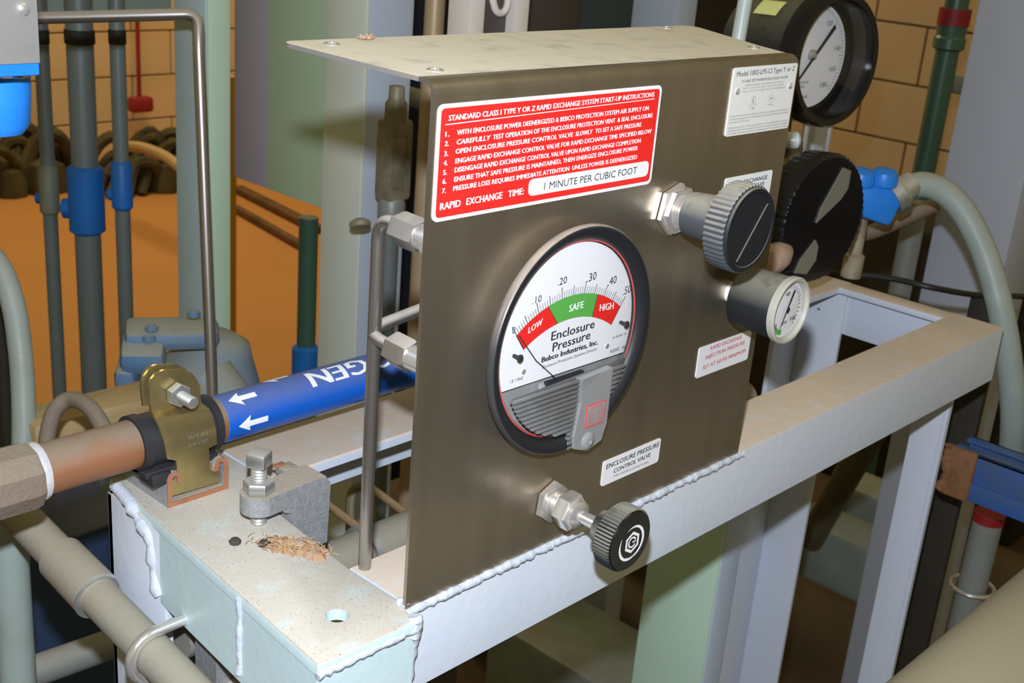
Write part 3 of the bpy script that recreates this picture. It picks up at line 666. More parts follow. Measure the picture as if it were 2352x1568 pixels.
# ================================================================== TUBES BEHIND THE PANEL
nut = on(951, 537, 'y', .018); x1_, z1_ = nut.x, nut.z
vt = on(862, 700, 'x', x1_)
o_ = thing('bent_tube', (x1_, vt.y, -.3), 'dark stainless tube rising through the frame and bending to the top nut behind the panel', 'tube')
bot = on(838, 1290, 'x', x1_ + .0)
P = fillet([(bot.x, bot.y + (bot.y - vt.y)*.8, -.30), (bot.x, bot.y, bot.z), (x1_, vt.y, z1_ + .003), (x1_, .018, z1_)], .022, 10)
MB().tube(P, .00325, 18).build('pipe', 'tube_steel', o_)
MB().hexa((x1_, .0285, z1_ + .0006), (x1_, .0130, z1_), .0080, .2).build('compression_nut', 'tube_steel', o_)
MB().lathe((x1_, .0135, z1_), (0, -1, 0), [(0, .0062), (.0060, .0062), (.0062, .0078), (.0110, .0078)], 24).build('bulkhead', 'chrome', o_)
nut = on(938, 816, 'y', .016); x2_, z2_ = nut.x, nut.z
vt2 = on(872, 757, 'z', z2_ + .001)
o_ = thing('short_bent_tube', (x2_, vt2.y, z2_ - .01), 'short dusty tube folded back behind the panel into the lower nut', 'tube')
P = fillet([(x2_ + .09, vt2.y + .001, z2_ + .012), (x2_ - .0005, vt2.y, z2_ + .002), (x2_, .016, z2_)], .014, 10)
MB().tube(P, .0031, 16).build('pipe', 'tube_steel', o_)
MB().hexa((x2_, .0270, z2_ + .0008), (x2_, .0130, z2_), .0080, .3).build('compression_nut', 'tube_steel', o_)
MB().lathe((x2_, .0135, z2_), (0, -1, 0), [(0, .0062), (.0110, .0062)], 24).build('bulkhead', 'chrome', o_)
# ================================================================== BLUE MARKED PIPE, CLAMP, STRUT
PY, PZ, PR = .1722, .0350, .0134
pp = thing('supply_pipe', (0, PY, PZ - PR), 'copper coloured pipe with a blue marker band, held by the yellow clamp', 'pipe')
MB().lathe((-.30, PY, PZ), (1, 0, 0), [(0, PR), (.62, PR)], 40).build('pipe', 'copper', pp)
MB().lathe((.0085, PY, PZ), (1, 0, 0), [(0, PR + .0001), (.0003, PR + .0004), (.30, PR + .0004)], 48, cap=False).build('marker_band', 'blue_tape', pp)
t = MB().lathe((-.30, PY, PZ - .001), (1, 0, 0), [(0, .0178), (.1965, .0178), (.2000, .0168)], 10, .2); t.build('coupling', 'iron', pp, 25)
MB().lathe((-.1002, PY, PZ), (1, 0, 0), [(0, .0150), (.002, .0156), (.0045, .0150), (.0052, .0136)], 40).build('sealant_ring', 'ptfe', pp)
def bend(x, a): r = PR + .0007; a = math.radians(a); return Vector((x, PY - r*math.sin(a), PZ + r*math.cos(a)))
letters([('NITROGEN', .1840, 4, .0690, 4.01, 46, 0, .03)], 0, 'white', pp, 'lettering', bend, True, Vector((0, -.00004, .00004)))
def arrow(x0, a, L=.021, h=1.0):
    P = [(0, 0), (.0085, 20), (.0075, 7), (L, 7), (L, -7), (.0075, -7), (.0085, -20)]
    t = MB(); t.mesh([Vector((p, q, 0)) for p, q in P], [(0, 1, 2), (0, 2, 5), (0, 5, 6), (2, 3, 4, 5)])
    for i in range(-9, 10):
        bmesh.ops.bisect_plane(t.bm, geom=t.bm.verts[:] + t.bm.edges[:] + t.bm.faces[:], plane_co=(0, i * 2.2, 0), plane_no=(0, 1, 0))
    for v in t.bm.verts: v.co = bend(x0 + v.co.x, a + v.co.y * h)
    return t
arrow(.0125, 26, .0185).build('arrow', 'white', pp, 0); arrow(.0140, 92, .020).build('arrow', 'white', pp, 0); arrow(.0420, -14, .018).build('arrow', 'white', pp, 0)
# strut channel on the frame end, cut end towards the camera
sx0, sx1, sy0, sy1, sh, st = -.0335, .0050, .1550, .2200, .0205, .0026
st_ = thing('strut_channel', (sx0, sy0, 0), 'short grey strut channel with rusty cut end lying on the frame under the clamp', 'strut')
def cprof(t_):
    w_ = sx1 - sx0; o1 = [(0, 0), (w_, 0), (w_, sh - .004), (w_ - .0015, sh - .001), (w_ - .004, sh), (w_ - .0070, sh - .0008), (w_ - .0085, sh - .0035), (w_ - .0090, sh - .0075)]
    o2 = [(w_ - .0090 + t_, sh - .0075), (w_ - .0088 + t_ + .0004, sh - .0040), (w_ - .0058, sh - t_), (w_ - .0040, sh - t_), (w_ - t_, sh - .0045), (w_ - t_, t_)]
    R = o1 + o2; Lf = [(w_ - a, b) for a, b in R][::-1]
    return R[1:] + Lf[:-1]
pf = cprof(st)
def extr(pf, ya, yb): return MB().slab([[(sx0 + a, b) for a, b in pf]], ya, yb, XZ)
extr(pf, sy0 + .0008, sy1).build('channel', 'cast', st_, 30)
extr([(a, b) for a, b in pf], sy0, sy0 + .0008).build('cut_end', 'rust', st_, 0)
cl = thing('pipe_clamp', (-.015, .165, .004), 'yellow zinc two bolt strap clamp with round top tab gripping the pipe', 'clamp')
rowsP = [((376,850),(422,848),.1665),((358,858),(441,857),.1665),((347,873),(452,870),.1665),((343,899),(459,885),.1665),((345,925),(460,905),.1665),((348,945),(462,925),.1660),((357,962),(480,938),.1590),((368,984),(489,955),.1562),((377,1012),(496,985),.1552),((381,1035),(498,1008),.1553),((384,1054),(499,1020),.1558),
         ((405,1058),(480,1030),.1562),((408,1093),(482,1062),.1575),((391,1106),(504,1077),.1578),((392,1140),(506,1107),.1578)]
def strap(off, rows_, top=False):
    t = MB(); vs = []; fs = []
    A = [(on(*a, 'y', y_), on(*b, 'y', y_)) for a, b, y_ in rows_]
    n = 6
    for (p, q) in A:
        for k in range(n + 1): vs.append(p.lerp(q, k/n) + Vector((0, off, 0)))
    for i in range(len(A) - 1):
        for k in range(n): a = i*(n+1) + k; fs.append((a, a+1, a+n+2, a+n+1))
    t.mesh(vs, fs); bmesh.ops.recalc_face_normals(t.bm, faces=t.bm.faces)
    if sum((f.normal.y * f.calc_area() for f in t.bm.faces)) > 0: bmesh.ops.reverse_faces(t.bm, faces=t.bm.faces)
    bmesh.ops.solidify(t.bm, geom=t.bm.faces[:], thickness=-.0018 if False else .0018)
    return t
strap(0, rowsP).build('strap', 'yzinc', cl, 40)
rowsB = [((u1-8, v1_-6), (u2-6, v2_-6), y_) for (u1, v1_), (u2, v2_), y_ in rowsP[:6]]
strap(.0045, rowsB).build('back_strap', 'yzinc', cl, 40)
bp_ = on(404, 903, 'y', .1660)
MB().hexa(bp_ + Vector((0, 0, 0)), bp_ + Vector((0, -.0052, 0)), .0068, .5).build('nut', 'zinc', cl)
MB().thread(bp_ + Vector((0, -.0050, 0)), bp_ + Vector((0, -.0170, 0)), .0034, .0013).build('bolt', 'zinc', cl)
letters([('9/T45', -.0210, .0375, -.0085, .0376, .0022), ('3/4 OD', -.0210, .0330, -.0085, .0331, .0022)], .1543, 'edge_steel', cl, 'stamp')
xl = -.0445; 
MB().lathe((xl, PY, PZ), (1, 0, 0), [(0, PR), (0, PR + .0022), (.0052, PR + .0022), (.0056, PR + .0012), (.0440, PR + .0012), (.0445, PR + .0026), (.0485, PR + .0026), (.0485, PR)], 36).build('rubber_cushion', 'rubber', cl)
t = MB().box((xl, .1585, .0185), (.0010, .186, .0225), .001); t.box((-.0420, .1560, .0140), (-.0300, .170, .0215), .001); t.build('cushion_foot', 'rubber', cl)
# ================================================================== BEAM CLAMP WITH BOLT
bc = thing('beam_clamp', (-.005, .112, -.02), 'cast iron beam clamp with a square head set screw on the frame end', 'clamp')
bx, by = -.0052, .1120
t = MB()
op = [(.0355, .0135), (.0140, .0150), (.0040, .0160)] + [(bx + .0098*math.cos(math.radians(a)), .0160 + 0*a) for a in ()]
# arm seen from above: rounded eye around the screw and straight jaw block
arm = [(.0120, by - .0085), (bx, by - .0100)] + [(bx + .0100*math.cos(math.radians(a)), by + .0100*math.sin(math.radians(a))) for a in range(-90, -271, -20)] + [(.0120, by + .0085)]
t.slab([arm], .0085, .0190, TZ)
t.slab([[(.0115, -.0220), (.0350, -.0220), (.0365, .0150), (.0330, .0198), (.0115, .0190), (.0060, .0060), (.0115, .0040)]], by - .0085, by + .0095, XZ)
t.build('body', 'cast', bc, 30)
t = MB().box((.0200, by + .004, .0140), (.0300, by + .0200, .0190), .0008); t.build('rear_lug', 'cast', bc)
t = MB().box((.0180, by + .0165, .0188), (.0250, by + .0205, .0200), .0003); t.build('rust_edge', 'rust', bc)
MB().thread((bx, by, .0004), (bx, by, .0345), .0044, .0017).build('set_screw', 'zinc', bc)
MB().hexa((bx, by, .0192), (bx, by, .0258), .0084, .3).build('lock_nut', 'zinc', bc)
t = MB().box((-.0054, -.0054, 0), (.0054, .0054, .0085), .0012, Matrix.Translation((bx, by, .0340)) @ Matrix.Rotation(.5, 4, 'Z')); t.build('screw_head', 'zinc', bc)
# crusty debris near the clamp
random.seed(11)
t = MB(); cA = on(665, 1258, 'z', 0); dA = (on(730, 1262, 'z', 0) - on(600, 1250, 'z', 0))
for i in range(120):
    k = random.uniform(-.45, .5); p = cA + dA*k*.95 + Vector((random.uniform(-.003, .003), random.uniform(-.0085, .0085), 0)); r = random.uniform(.0008, .0034) * (.7 + .6*(k + .5))
    t.lathe(p - Vector((0, 0, .0006)), (random.uniform(-.3, .3), random.uniform(-.3, .3), 1), [(0, r*1.2), (r*.4, r*random.uniform(.8, 1.2)), (r*.8, r*.6), (r*1.0, .0002)], 7)
tag(t.build('crusty_debris', 'debris', None, 20), 'crumbly rusty debris heap on the frame below the beam clamp', 'debris', kind='stuff')
t = MB()
for i in range(170):
    k = random.uniform(-.5, .55); p = cA + dA*k + Vector((random.uniform(-.005, .005), random.uniform(-.009, .009), random.uniform(.0005, .003)))
    d = Vector((random.uniform(-1, 1), random.uniform(-1, 1), random.uniform(-.2, .8))).normalized() * random.uniform(.002, .006)
    t.tube([p, p + d*.5 + Vector((0, 0, .0006)), p + d], .00016, 4)
tag(t.build('straw_fibres', 'fibre'), 'thin orange fibres caught in the rusty debris', 'debris', kind='stuff')
for u, v, lb in ((540, 1247, 'small dark pellet left of the rusty debris'), (607, 1252, 'small dark pellet at the left rim of the rusty debris')):
    p = on(u, v, 'z', 0); tag(MB().lathe(p, (0, 0, 1), [(0, .0030), (.0012, .0034), (.0026, .0022), (.0030, .0004)], 9).build('dirt_pellet', 'dirt'), lb, 'debris')
# ================================================================== LOWER LEFT CONDUIT WITH U-BOLT
A = Vector((-.0655, .300, -.0365)); B = Vector((-.0655, -.06, -.0820))
dg_ = thing('lower_conduit', (-.0655, .12, -.08), 'dusty grey conduit running diagonally below the copper pipe at lower left', 'conduit')
MB().cyl(A, B, .0107, 32).build('pipe', 'dustpipe', dg_)
dn = (B - A).normalized(); c1_ = A + dn * ((.218 - A.y) / dn.y); c2_ = A + dn * ((.176 - A.y) / dn.y)
MB().lathe(c1_, dn, [(0, .0112), (.002, .0134), ((c2_-c1_).length - .001, .0136), ((c2_-c1_).length, .0122)], 32).build('coupling', 'dustpipe', dg_)
MB().lathe(c2_ - dn*.0006, dn, [(0, .0136), (.0012, .0138), (.0016, .0128), (.0012, .0112)], 32).build('bright_rim', 'zinc', dg_)
uy = .118; pc = A + dn * ((uy - A.y) / dn.y)
ub = thing('u_bolt', (pc.x, uy, pc.z - .02), 'shiny U bolt wrapped over the lower left conduit with threaded end at the frame leg', 'u-bolt')
pts = [pc + Vector((.036, 0, .0140)), pc + Vector((.004, 0, .0140))] + [pc + Vector((-.0140*math.sin(math.radians(a)), 0, .0140*math.cos(math.radians(a)))) for a in range(0, 181, 15)] + [pc + Vector((.02, 0, -.0140))]
MB().tube(pts, .0031, 14).build('rod', 'chrome', ub)
MB().thread(pc + Vector((.020, 0, .0140)), pc + Vector((.036, 0, .0140)), .0034, .0014).build('thread', 'zinc', ub)
br_ = thing('clamp_casting', (-.02, .11, -.12), 'grey cast bracket behind the U bolt under the frame end', 'clamp')
t = MB().slab([[(-.040, -.058), (-.026, -.056), (-.012, -.066), (-.004, -.090), (-.006, -.130), (-.030, -.130), (-.040, -.100)]], .100, .120, XZ); t.build('body', 'cast', br_, 25)
t = MB().slab([[(-.036, -.085), (-.014, -.068), (-.010, -.074), (-.034, -.096)]], .090, .101, XZ); t.build('rib', 'cast', br_, 25)
o = MB().cyl(at(-60, 1590, .86), at(330, 1452, .98), .0118, 28).build('grey_cross_pipe', 'conduit_lt'); tag(o, 'grey pipe crossing behind the lower left conduit near the picture bottom', 'pipe')
MB_ = MB
# lower left vertical pipe
p = at(20, 1430, .80); o = MB().cyl((p.x, p.y, -.75), (p.x + .004, p.y, on(25, 1190, 'x', p.x).z + .02), .0118, 28).build('vertical_pipe', 'flex'); tag(o, 'smooth grey pipe standing at the lower left picture edge', 'pipe')
# ================================================================== BOX AND FILTER TOP LEFT
c = at(93, 145, .56)
bxo = thing('grey_box', (c.x - .1, c.y + .04, c.z - .01), 'grey fronted box with a bright blue base band at the upper left corner', 'box')
MB().box((c.x - .20, c.y, c.z), (c.x, c.y + .0012, c.z + .20), .0004).build('front_plate', 'grey_front', bxo)
MB().box((c.x - .20, c.y + .0012, c.z - .0058), (c.x + .0002, c.y + .05, c.z + .2), .001).build('body', 'blue', bxo)
p = at(4, 8, .56); MB().lathe((p.x, c.y, p.z), (0, -1, 0), [(0, .0030), (.0012, .0028), (.0020, .0012)], 16).build('screw', 'chrome', bxo)
c2 = at(-20, 172, .59)
bw = thing('blue_bowl', (c2.x, c2.y, c2.z - .03), 'bright blue round bowl hanging below the grey box', 'filter bowl')
MB().lathe((c2.x, c2.y, c2.z + .001), (0, 0, -1), [(0, .0178), (.010, .0176), (.024, .0165), (.0285, .0135), (.030, .0040)], 32).build('bowl', 'blue', bw)
p = at(48, 186, .575); MB().lathe(p + Vector((0, 0, .003)), (0, 0, -1), [(0, .0035), (.0008, .0042), (.0016, .0036)], 8).build('lug', 'zinc', bw)
# ================================================================== BENT CHROME TUBE
P = fillet([at(60, 42, 1.0), at(456, 32, 1.02), at(456, 100, 1.02), at(492, 1010, 1.09)], .030, 10)
o = MB().tube([P[0]] + P[1:], .0050, 18).build('bent_chrome_tube', 'tube_steel'); tag(o, 'bright bent metal tube crossing the top left and dropping in front of the sage column', 'tube')
# ================================================================== LEFT CONDUITS
def pole(name, u, v, d, r, m, z0=FL, z1=.6, lean=(0, 0), n=24):
    p = at(u, v, d); return p, (lambda t: t)
def conduit(u, d, r, lab, cm, zt=.12, zb=-.95, c_v=(378, 490), group=None, twist=0):
    p = at(u, 330, d); t = thing('vertical_conduit', (p.x, p.y, zb), lab, 'conduit', group)
    MB().cyl((p.x, p.y, zb), (p.x, p.y, p.z + .6), r, 24).build('pipe', 'conduit', t)
    za = on(u, c_v[0], 'x', p.x); za = p.z - (c_v[0] - 330) * d / FPX * 1.05; zb_ = p.z - (c_v[1] - 330) * d / FPX * 1.05
    R2 = r * 1.38
    MB().lathe((p.x, p.y, zb_), (0, 0, 1), [(0, r*1.05), (.004, R2), ((za-zb_)-.004, R2), (za-zb_, r*1.1)], 20).build('sealing_fitting', cm, t)
    q = Vector((p.x, p.y, (za+zb_)/2 - .012)) - RV * r * 1.1
    MB().lathe(q + RV*r*.3, -RV, [(0, r*.8), (r*1.0, r*.78), (r*1.1, r*.4)], 14).build('filler_plug', 'coupling', t)
    zc_ = p.z + (330 - 92) * d / FPX * 1.05
    MB().lathe((p.x, p.y, zc_ - .014), (0, 0, 1), [(0, r*1.04), (.001, r*1.12), (.017, r*1.12), (.018, r)], 20).build('dark_band', 'pit', t)
    return t
conduit(107, 1.62, .0095, 'thin vertical conduit with an olive fitting, nearest the blue bowl', 'coupling_tan', c_v=(376, 488))
conduit(193, 1.60, .0170, 'thick vertical conduit with a large blue fitting between two thin ones', 'coupling', c_v=(378, 532))
conduit(277, 1.58, .0098, 'thin vertical conduit with a blue fitting, nearest the sage column', 'coupling', c_v=(368, 478))
# sage column A
def column(name, u, v, d, wy, wx, m, lab, z0=FL, z1=.75, cat='column', bev=.004):
    p = at(u, v, d); o = MB().box((p.x, p.y, z0), (p.x + wx, p.y + wy, z1), bev).build(name, m, None, 30); return tag(o, lab, cat)
cA_ = at(478, 450, 1.20)
ca = thing('steel_column', (cA_.x, cA_.y, FL), 'sage painted steel column behind the bent bright tube', 'column')
MB().box((cA_.x + .0015, cA_.y, FL), (cA_.x + .0270, cA_.y + .058, .75), .003).build('post', 'sageA', ca, 30)
MB().box((cA_.x, cA_.y + .003, FL), (cA_.x + .002, cA_.y + .056, .75), .0005).build('side_plate', 'blueA', ca, 30)
p = at(95, 40, 1.9); q = on(395, 30, 'y', p.y)
o = MB().box((p.x - .3, p.y, p.z), (q.x, p.y + .05, .8), .003).build('overhead_beam', 'teal_beam'); tag(o, 'blue-grey beam across the top left behind the bent tube', 'beam')
for (u0, v0, u1, v1, w_, lb) in ((545, 425, 735, 520, .05, 'dark timber lying on the tan floor below the green cabinet, nearer the cabinet'), (540, 470, 700, 560, .03, 'thin timber lying on the tan floor below the green cabinet, farther from the cabinet')):
    a_ = on(u0, v0, 'z', FL + .05); b_ = on(u1, v1, 'z', FL + .05); d_ = b_ - a_
    mx = Matrix.Translation((a_ + b_)/2) @ Matrix.Rotation(math.atan2(d_.y, d_.x), 4, 'Z')
    o = MB().box((-d_.length/2, -w_/2, -.03), (d_.length/2, w_/2, 0), .004, mx).build('timber', 'timber'); tag(o, lb, 'timber')
# cabinet
cc = at(722, 474, 1.56); fy = on(535, 396, 'x', cc.x)
cb = thing('wall_cabinet', (cc.x + .15, (cc.y+fy.y)/2, cc.z), 'green painted cabinet with a plum grey edge hanging left of the pale column', 'cabinet')
sp = on(612, 300, 'x', cc.x)
MB().box((cc.x, cc.y - .05, cc.z), (cc.x + .075, sp.y, cc.z + 1.0), .003).build('body', 'cabinet', cb)
MB().box((cc.x + .001, sp.y, cc.z), (cc.x + .075, fy.y, cc.z + 1.0), .003).build('edge_panel', 'cabinet_dark', cb)
# column B
cB = at(826, 450, 1.40)
b_ = thing('steel_column', (cB.x, cB.y, FL), 'wide pale sage steel column behind the left edge of the control panel', 'column')
MB().box((cB.x, cB.y, FL), (cB.x + .006, cB.y + .070, .75), .002).build('side_plate', 'sage2', b_)
MB().box((cB.x + .002, cB.y + .0005, FL), (cB.x + .074, cB.y + .067, .75), .008).build('post', 'bluegrey', b_)
# conduit left of column B
p = at(706, 640, 1.74); t = thing('vertical_conduit', (p.x, p.y, -.95), 'dark green conduit with a blue fitting half hidden by the pale column', 'conduit')
MB().cyl((p.x, p.y, -.95), (p.x, p.y, p.z + .09), .0135, 20).build('pipe', 'greenpipe', t)
MB().lathe((p.x, p.y, p.z - .150), (0, 0, 1), [(0, .015), (.005, .020), (.045, .020), (.05, .0145)], 18).build('sealing_fitting', 'coupling', t)
# yellow-orange post far behind column A
p = at(532, 290, 3.0); o = MB().box((p.x, p.y, FL), (p.x + .016, p.y + .016, p.z + .12), .004).build('orange_post', 'orange'); tag(o, 'orange post glimpsed between the sage column and the green cabinet', 'post')
# conduit body right of column B
p = at(905, 350, 1.30); t = thing('conduit_outlet', (p.x, p.y, -.95), 'dusty brown conduit body with a capped top beside the tan pipe', 'conduit')
MB().cyl((p.x, p.y, -.95), (p.x - .001, p.y, p.z - .06), .0100, 20).build('pipe', 'conduit', t)
MB().lathe((p.x, p.y, p.z - .0745), (0, 0, 1), [(0, .0125), (.003, .0150), (.020, .0150), (.026, .0125)], 18).build('hub', 'conduit_lt', t)
MB().box((p.x - .014, p.y - .012, p.z - .052), (p.x + .018, p.y + .016, p.z + .036), .006).build('body', 'conduit_body', t)
q = p + Vector((-.004, -.0125, -.008)); MB().box((q.x - .008, q.y - .001, q.z - .028), (q.x + .010, q.y + .002, q.z + .028), .0025).build('cover', 'conduit_body', t)
MB().lathe((p.x, p.y, p.z + .034), (0, 0, 1), [(0, .0120), (.018, .0118), (.022, .0090), (.024, .0085), (.036, .0082)], 12).build('cap', 'conduit_body', t)
p = at(828, 524, 1.30); o = MB().lathe(p, (FV*.5 - RV*.2 + Vector((0, 0, 1))), [(0, .0020), (.001, .0105), (.004, .0118), (.007, .0110), (.010, .006)], 24).build('round_cap', 'conduit_body'); tag(o, 'round dusty cap in front of the pale column beside the bent tube', 'cap')
# tan vertical pipe
pt = at(984, 250, 1.24); pb_ = at(945, 1130, 1.24)
o = MB().cyl((pt.x, pt.y, -.70), (pt.x + .002, pt.y, .75), .0100, 28).build('tan_pipe', 'tanpipe'); tag(o, 'tan vertical pipe just behind the left edge of the panel', 'pipe')
# ================================================================== BLUE PUMP CASING
pc_ = at(452, 870, 1.20)
pu = thing('pump_casing', (pc_.x, pc_.y, pc_.z - .10), 'dusty blue cast pump casing with bolt lugs behind the yellow clamp', 'pump')
ax = (RV * .25 + Vector((0, 0, .96)) + FV * .1).normalized()
MB().lathe(pc_ - ax*.045 + RV*.012, ax, [(-.08, .075), (-.02, .072), (.025, .062), (.055, .048), (.078, .034), (.090, .028), (.095, .015), (.0955, .001)], 36).build('volute', 'pump', pu, 50)
def lug(c, sx, sy, sz, rz, rx=0, bev=.008):
    return Matrix.Translation(c) @ Matrix.Rotation(rz, 4, 'Z') @ Matrix.Rotation(rx, 4, 'X'), (sx/2, sy/2, sz/2), bev
for (u, v, d, sx, sy, sz, rz, rx) in ((395, 765, 1.14, .085, .040, .020, -.55, .15), (330, 800, 1.13, .040, .055, .026, -.6, .3), (298, 860, 1.14, .020, .055, .040, -.7, .2)):
    mx, h, bv = lug(at(u, v, d), sx, sy, sz, rz, rx); MB().box((-h[0], -h[1], -h[2]), h, bv, mx).build('lug', 'pump', pu)
for u, v in ((342, 772), (348, 748), (445, 716)):
    MB().lathe(at(u, v, 1.115), (0, 0, 1), [(-.004, .0060), (.0002, .0060), (.0002, .0035), (-.003, .0030)], 10).build('bolt', 'pump', pu)
MB().cyl(at(470, 870, 1.12), at(560, 990, 1.12), .028, 24).build('neck', 'pump', pu)
# ================================================================== BOARD, HOSE ARCH, BIG FLEX ARC
a_ = at(262, 960, 1.05); mx = Matrix.Translation(a_) @ Matrix.Rotation(-.02, 4, 'Z')
o = MB().box((-.075, -.012, -.004), (.085, .030, .016), .003, mx).build('rough_board', 'wood'); tag(o, 'rough tan board lying behind the copper pipe at left', 'board')
P = spline([at(100, 1090, .86), at(112, 985, .86), at(132, 935, .86), at(165, 917, .86), at(205, 935, .85), at(238, 985, .84), at(262, 1050, .83)], 8)
o = MB().tube(P, .0058, 18).build('hose_arch', 'iron'); tag(o, 'brownish hose arching above the copper pipe', 'hose')
P = spline([at(-80, 545, 1.0), at(-10, 600, 1.0), at(28, 690, 1.0), at(46, 800, 1.0), at(54, 920, 1.0), at(54, 1040, 1.0), at(50, 1150, 1.0), at(40, 1300, 1.02)], 8)
o = MB().tube(P, .0095, 22).build('flexible_conduit', 'flex'); tag(o, 'grey flexible conduit arching down at the left picture edge', 'conduit')
p = at(6, 820, 1.25); o = MB().cyl((p.x, p.y, -.9), (p.x, p.y, p.z + .075), .0085, 16).build('black_pole', 'pit'); tag(o, 'black pole behind the grey flexible conduit at far left', 'pole')
# dark blue skid behind lower left
p = at(235, 1290, 1.25); o = MB().box((p.x - .18, p.y - .01, FL), (p.x + .12, p.y + .10, p.z + .045), .004).build('blue_skid', 'skid'); tag(o, 'dark blue steel skid behind the left frame leg', 'skid')
o['label'] = 'dark blue steel skid behind the left frame leg'
p = at(150, 1110, 2.15); o = MB().box((p.x - .25, p.y, FL), (p.x + .3, p.y + .2, p.z - .02), .01).build('dark_crate', 'pit'); tag(o, 'dark crate in shadow below the copper pipe', 'crate')
# cluttered dark things at foot of the back wall
random.seed(21)
for (u, v, d, s_, nm, lb, m_) in ((40, 350, 5.0, .10, 'debris_heap', 'dark clutter heap at the wall foot behind the blue bowl', 'clutter'), (350, 330, 5.2, .12, 'debris_heap', 'dark clutter heap at the wall foot right of the conduits', 'clutter')):
    p = at(u, v, d); t = MB()
    for i in range(26):
        q = Vector((p.x + random.uniform(-s_, s_)*1.6, p.y + random.uniform(-.12, .12), FL + .05)); hh = random.uniform(.03, .20); l_ = random.uniform(.08, .16)
        t.tube(spline([q - Vector((l_, .03, .02)), q + Vector((-l_*.3, .02, hh*.8)), q + Vector((l_*.3, -.02, hh)), q + Vector((l_, .03, -.02))], 5), random.uniform(.012, .03), 7)
    for i in range(7):
        q = Vector((p.x + random.uniform(-s_, s_), p.y + random.uniform(-.1, .1), FL + .02)); r = random.uniform(.05, .09)
        t.lathe(q, (0, 0, 1), [(0, r), (r*.7, r*1.0), (r*1.5, r*.7), (r*1.8, .01)], 9)
    tag(t.build(nm, m_), lb, 'clutter')
P = [at(290, 335, 4.6), at(330, 340, 4.5), at(380, 360, 4.4), at(420, 390, 4.3)]
o = MB().tube(spline(P), .02, 10).build('yellow_hose', 'wood'); tag(o, 'tan hose curving over the clutter at the wall foot', 'hose')
p = on(318, 150, 'y', 4.66); t = thing('red_pipe', (p.x, p.y, FL), 'red pipe with a red foot on the far block wall', 'pipe')
MB().cyl((p.x, p.y, FL + .3), (p.x, p.y, .8), .010, 12).build('pipe', 'redpipe', t); MB().box((p.x - .05, p.y - .03, FL + .25), (p.x + .06, p.y + .03, FL + .32), .015).build('valve_body', 'redpipe', t)
# ================================================================== BACKGROUND ABOVE THE FLANGE
def board(u0, u1, v, d, name, m, lab, cat, th=.04, zlo=FL, zhi=.75):
    a = at(u0, v, d); b = on(u1, v, 'y', a.y)
    return tag(MB().box((a.x, a.y, zlo), (b.x, a.y + th, zhi), .001).build(name, m), lab, cat)
board(905, 1090, 30, 2.3, 'navy_panel', 'navy', 'dark navy panel behind the tan pipe above the flange', 'panel', zlo=-.9)
pa_ = at(1080, 30, 1.15); pb_ = on(1215, 30, 'y', pa_.y); wdt = pb_.x - pa_.x
wf = thing('glare_frame', (pa_.x, pa_.y, -.2), 'bright enamel frame around a dark window above the flange', 'frame')
MB().box((pa_.x, pa_.y, -.2), (pa_.x + wdt*.24, pa_.y + .03, .75), .001).build('side_strip', 'pale', wf)
MB().box((pa_.x + wdt*.76, pa_.y, -.2), (pa_.x + wdt, pa_.y + .03, .75), .001).build('side_strip', 'pale', wf)
MB().box((pa_.x + wdt*.24, pa_.y + .012, FL), (pa_.x + wdt*.76, pa_.y + .03, .75)).build('dark_window', 'brown_panel', wf)
P = [on(1128, -20, 'y', pa_.y - .004), on(1138, 22, 'y', pa_.y - .004), on(1152, 30, 'y', pa_.y - .004), on(1164, 15, 'y', pa_.y - .004), on(1168, -20, 'y', pa_.y - .004)]
MB().tube(spline(P), .0034, 10).build('white_loop', 'pale', wf)
board(1216, 1335, 30, 1.86, 'brown_cabinet', 'brown_panel', 'dark brown cabinet front right of the bright enamel frame', 'cabinet')
board(1335, 1478, 30, 2.05, 'teal_cabinet', 'teal', 'dark blue-grey cabinet front left of the sage post above the flange', 'cabinet')
cD = at(1557, 20, 1.80); t = thing('steel_column', (cD.x, cD.y, -.3), 'blue-grey steel column rising behind the right part of the flange', 'column')
MB().box((cD.x, cD.y, FL), (cD.x + .05, cD.y + .085, .75), .004).build('post', 'bluegrey', t)
board(1590, 1700, 30, 2.2, 'black_cabinet', 'pit', 'black panel between the blue-grey column and the large gauge', 'panel')
# ================================================================== COLUMN C BELOW THE BEAM
cC = at(1652, 1330, 1.22)
t = thing('green_post', (cC.x, cC.y, FL), 'green steel post standing behind the frame below the small knob', 'post')
MB().box((cC.x, cC.y, FL), (cC.x + .035, cC.y + .088, cC.z + .14), .004).build('post', 'bluegrey', t)
M['green_side'] = mat('green_side_paint', (.62, .86, .70), .5, var=.15, vscale=6)
MB().box((cC.x - .002, cC.y + .002, FL), (cC.x + .004, cC.y + .086, cC.z + .138), .001).build('side_plate', 'green_side', t)
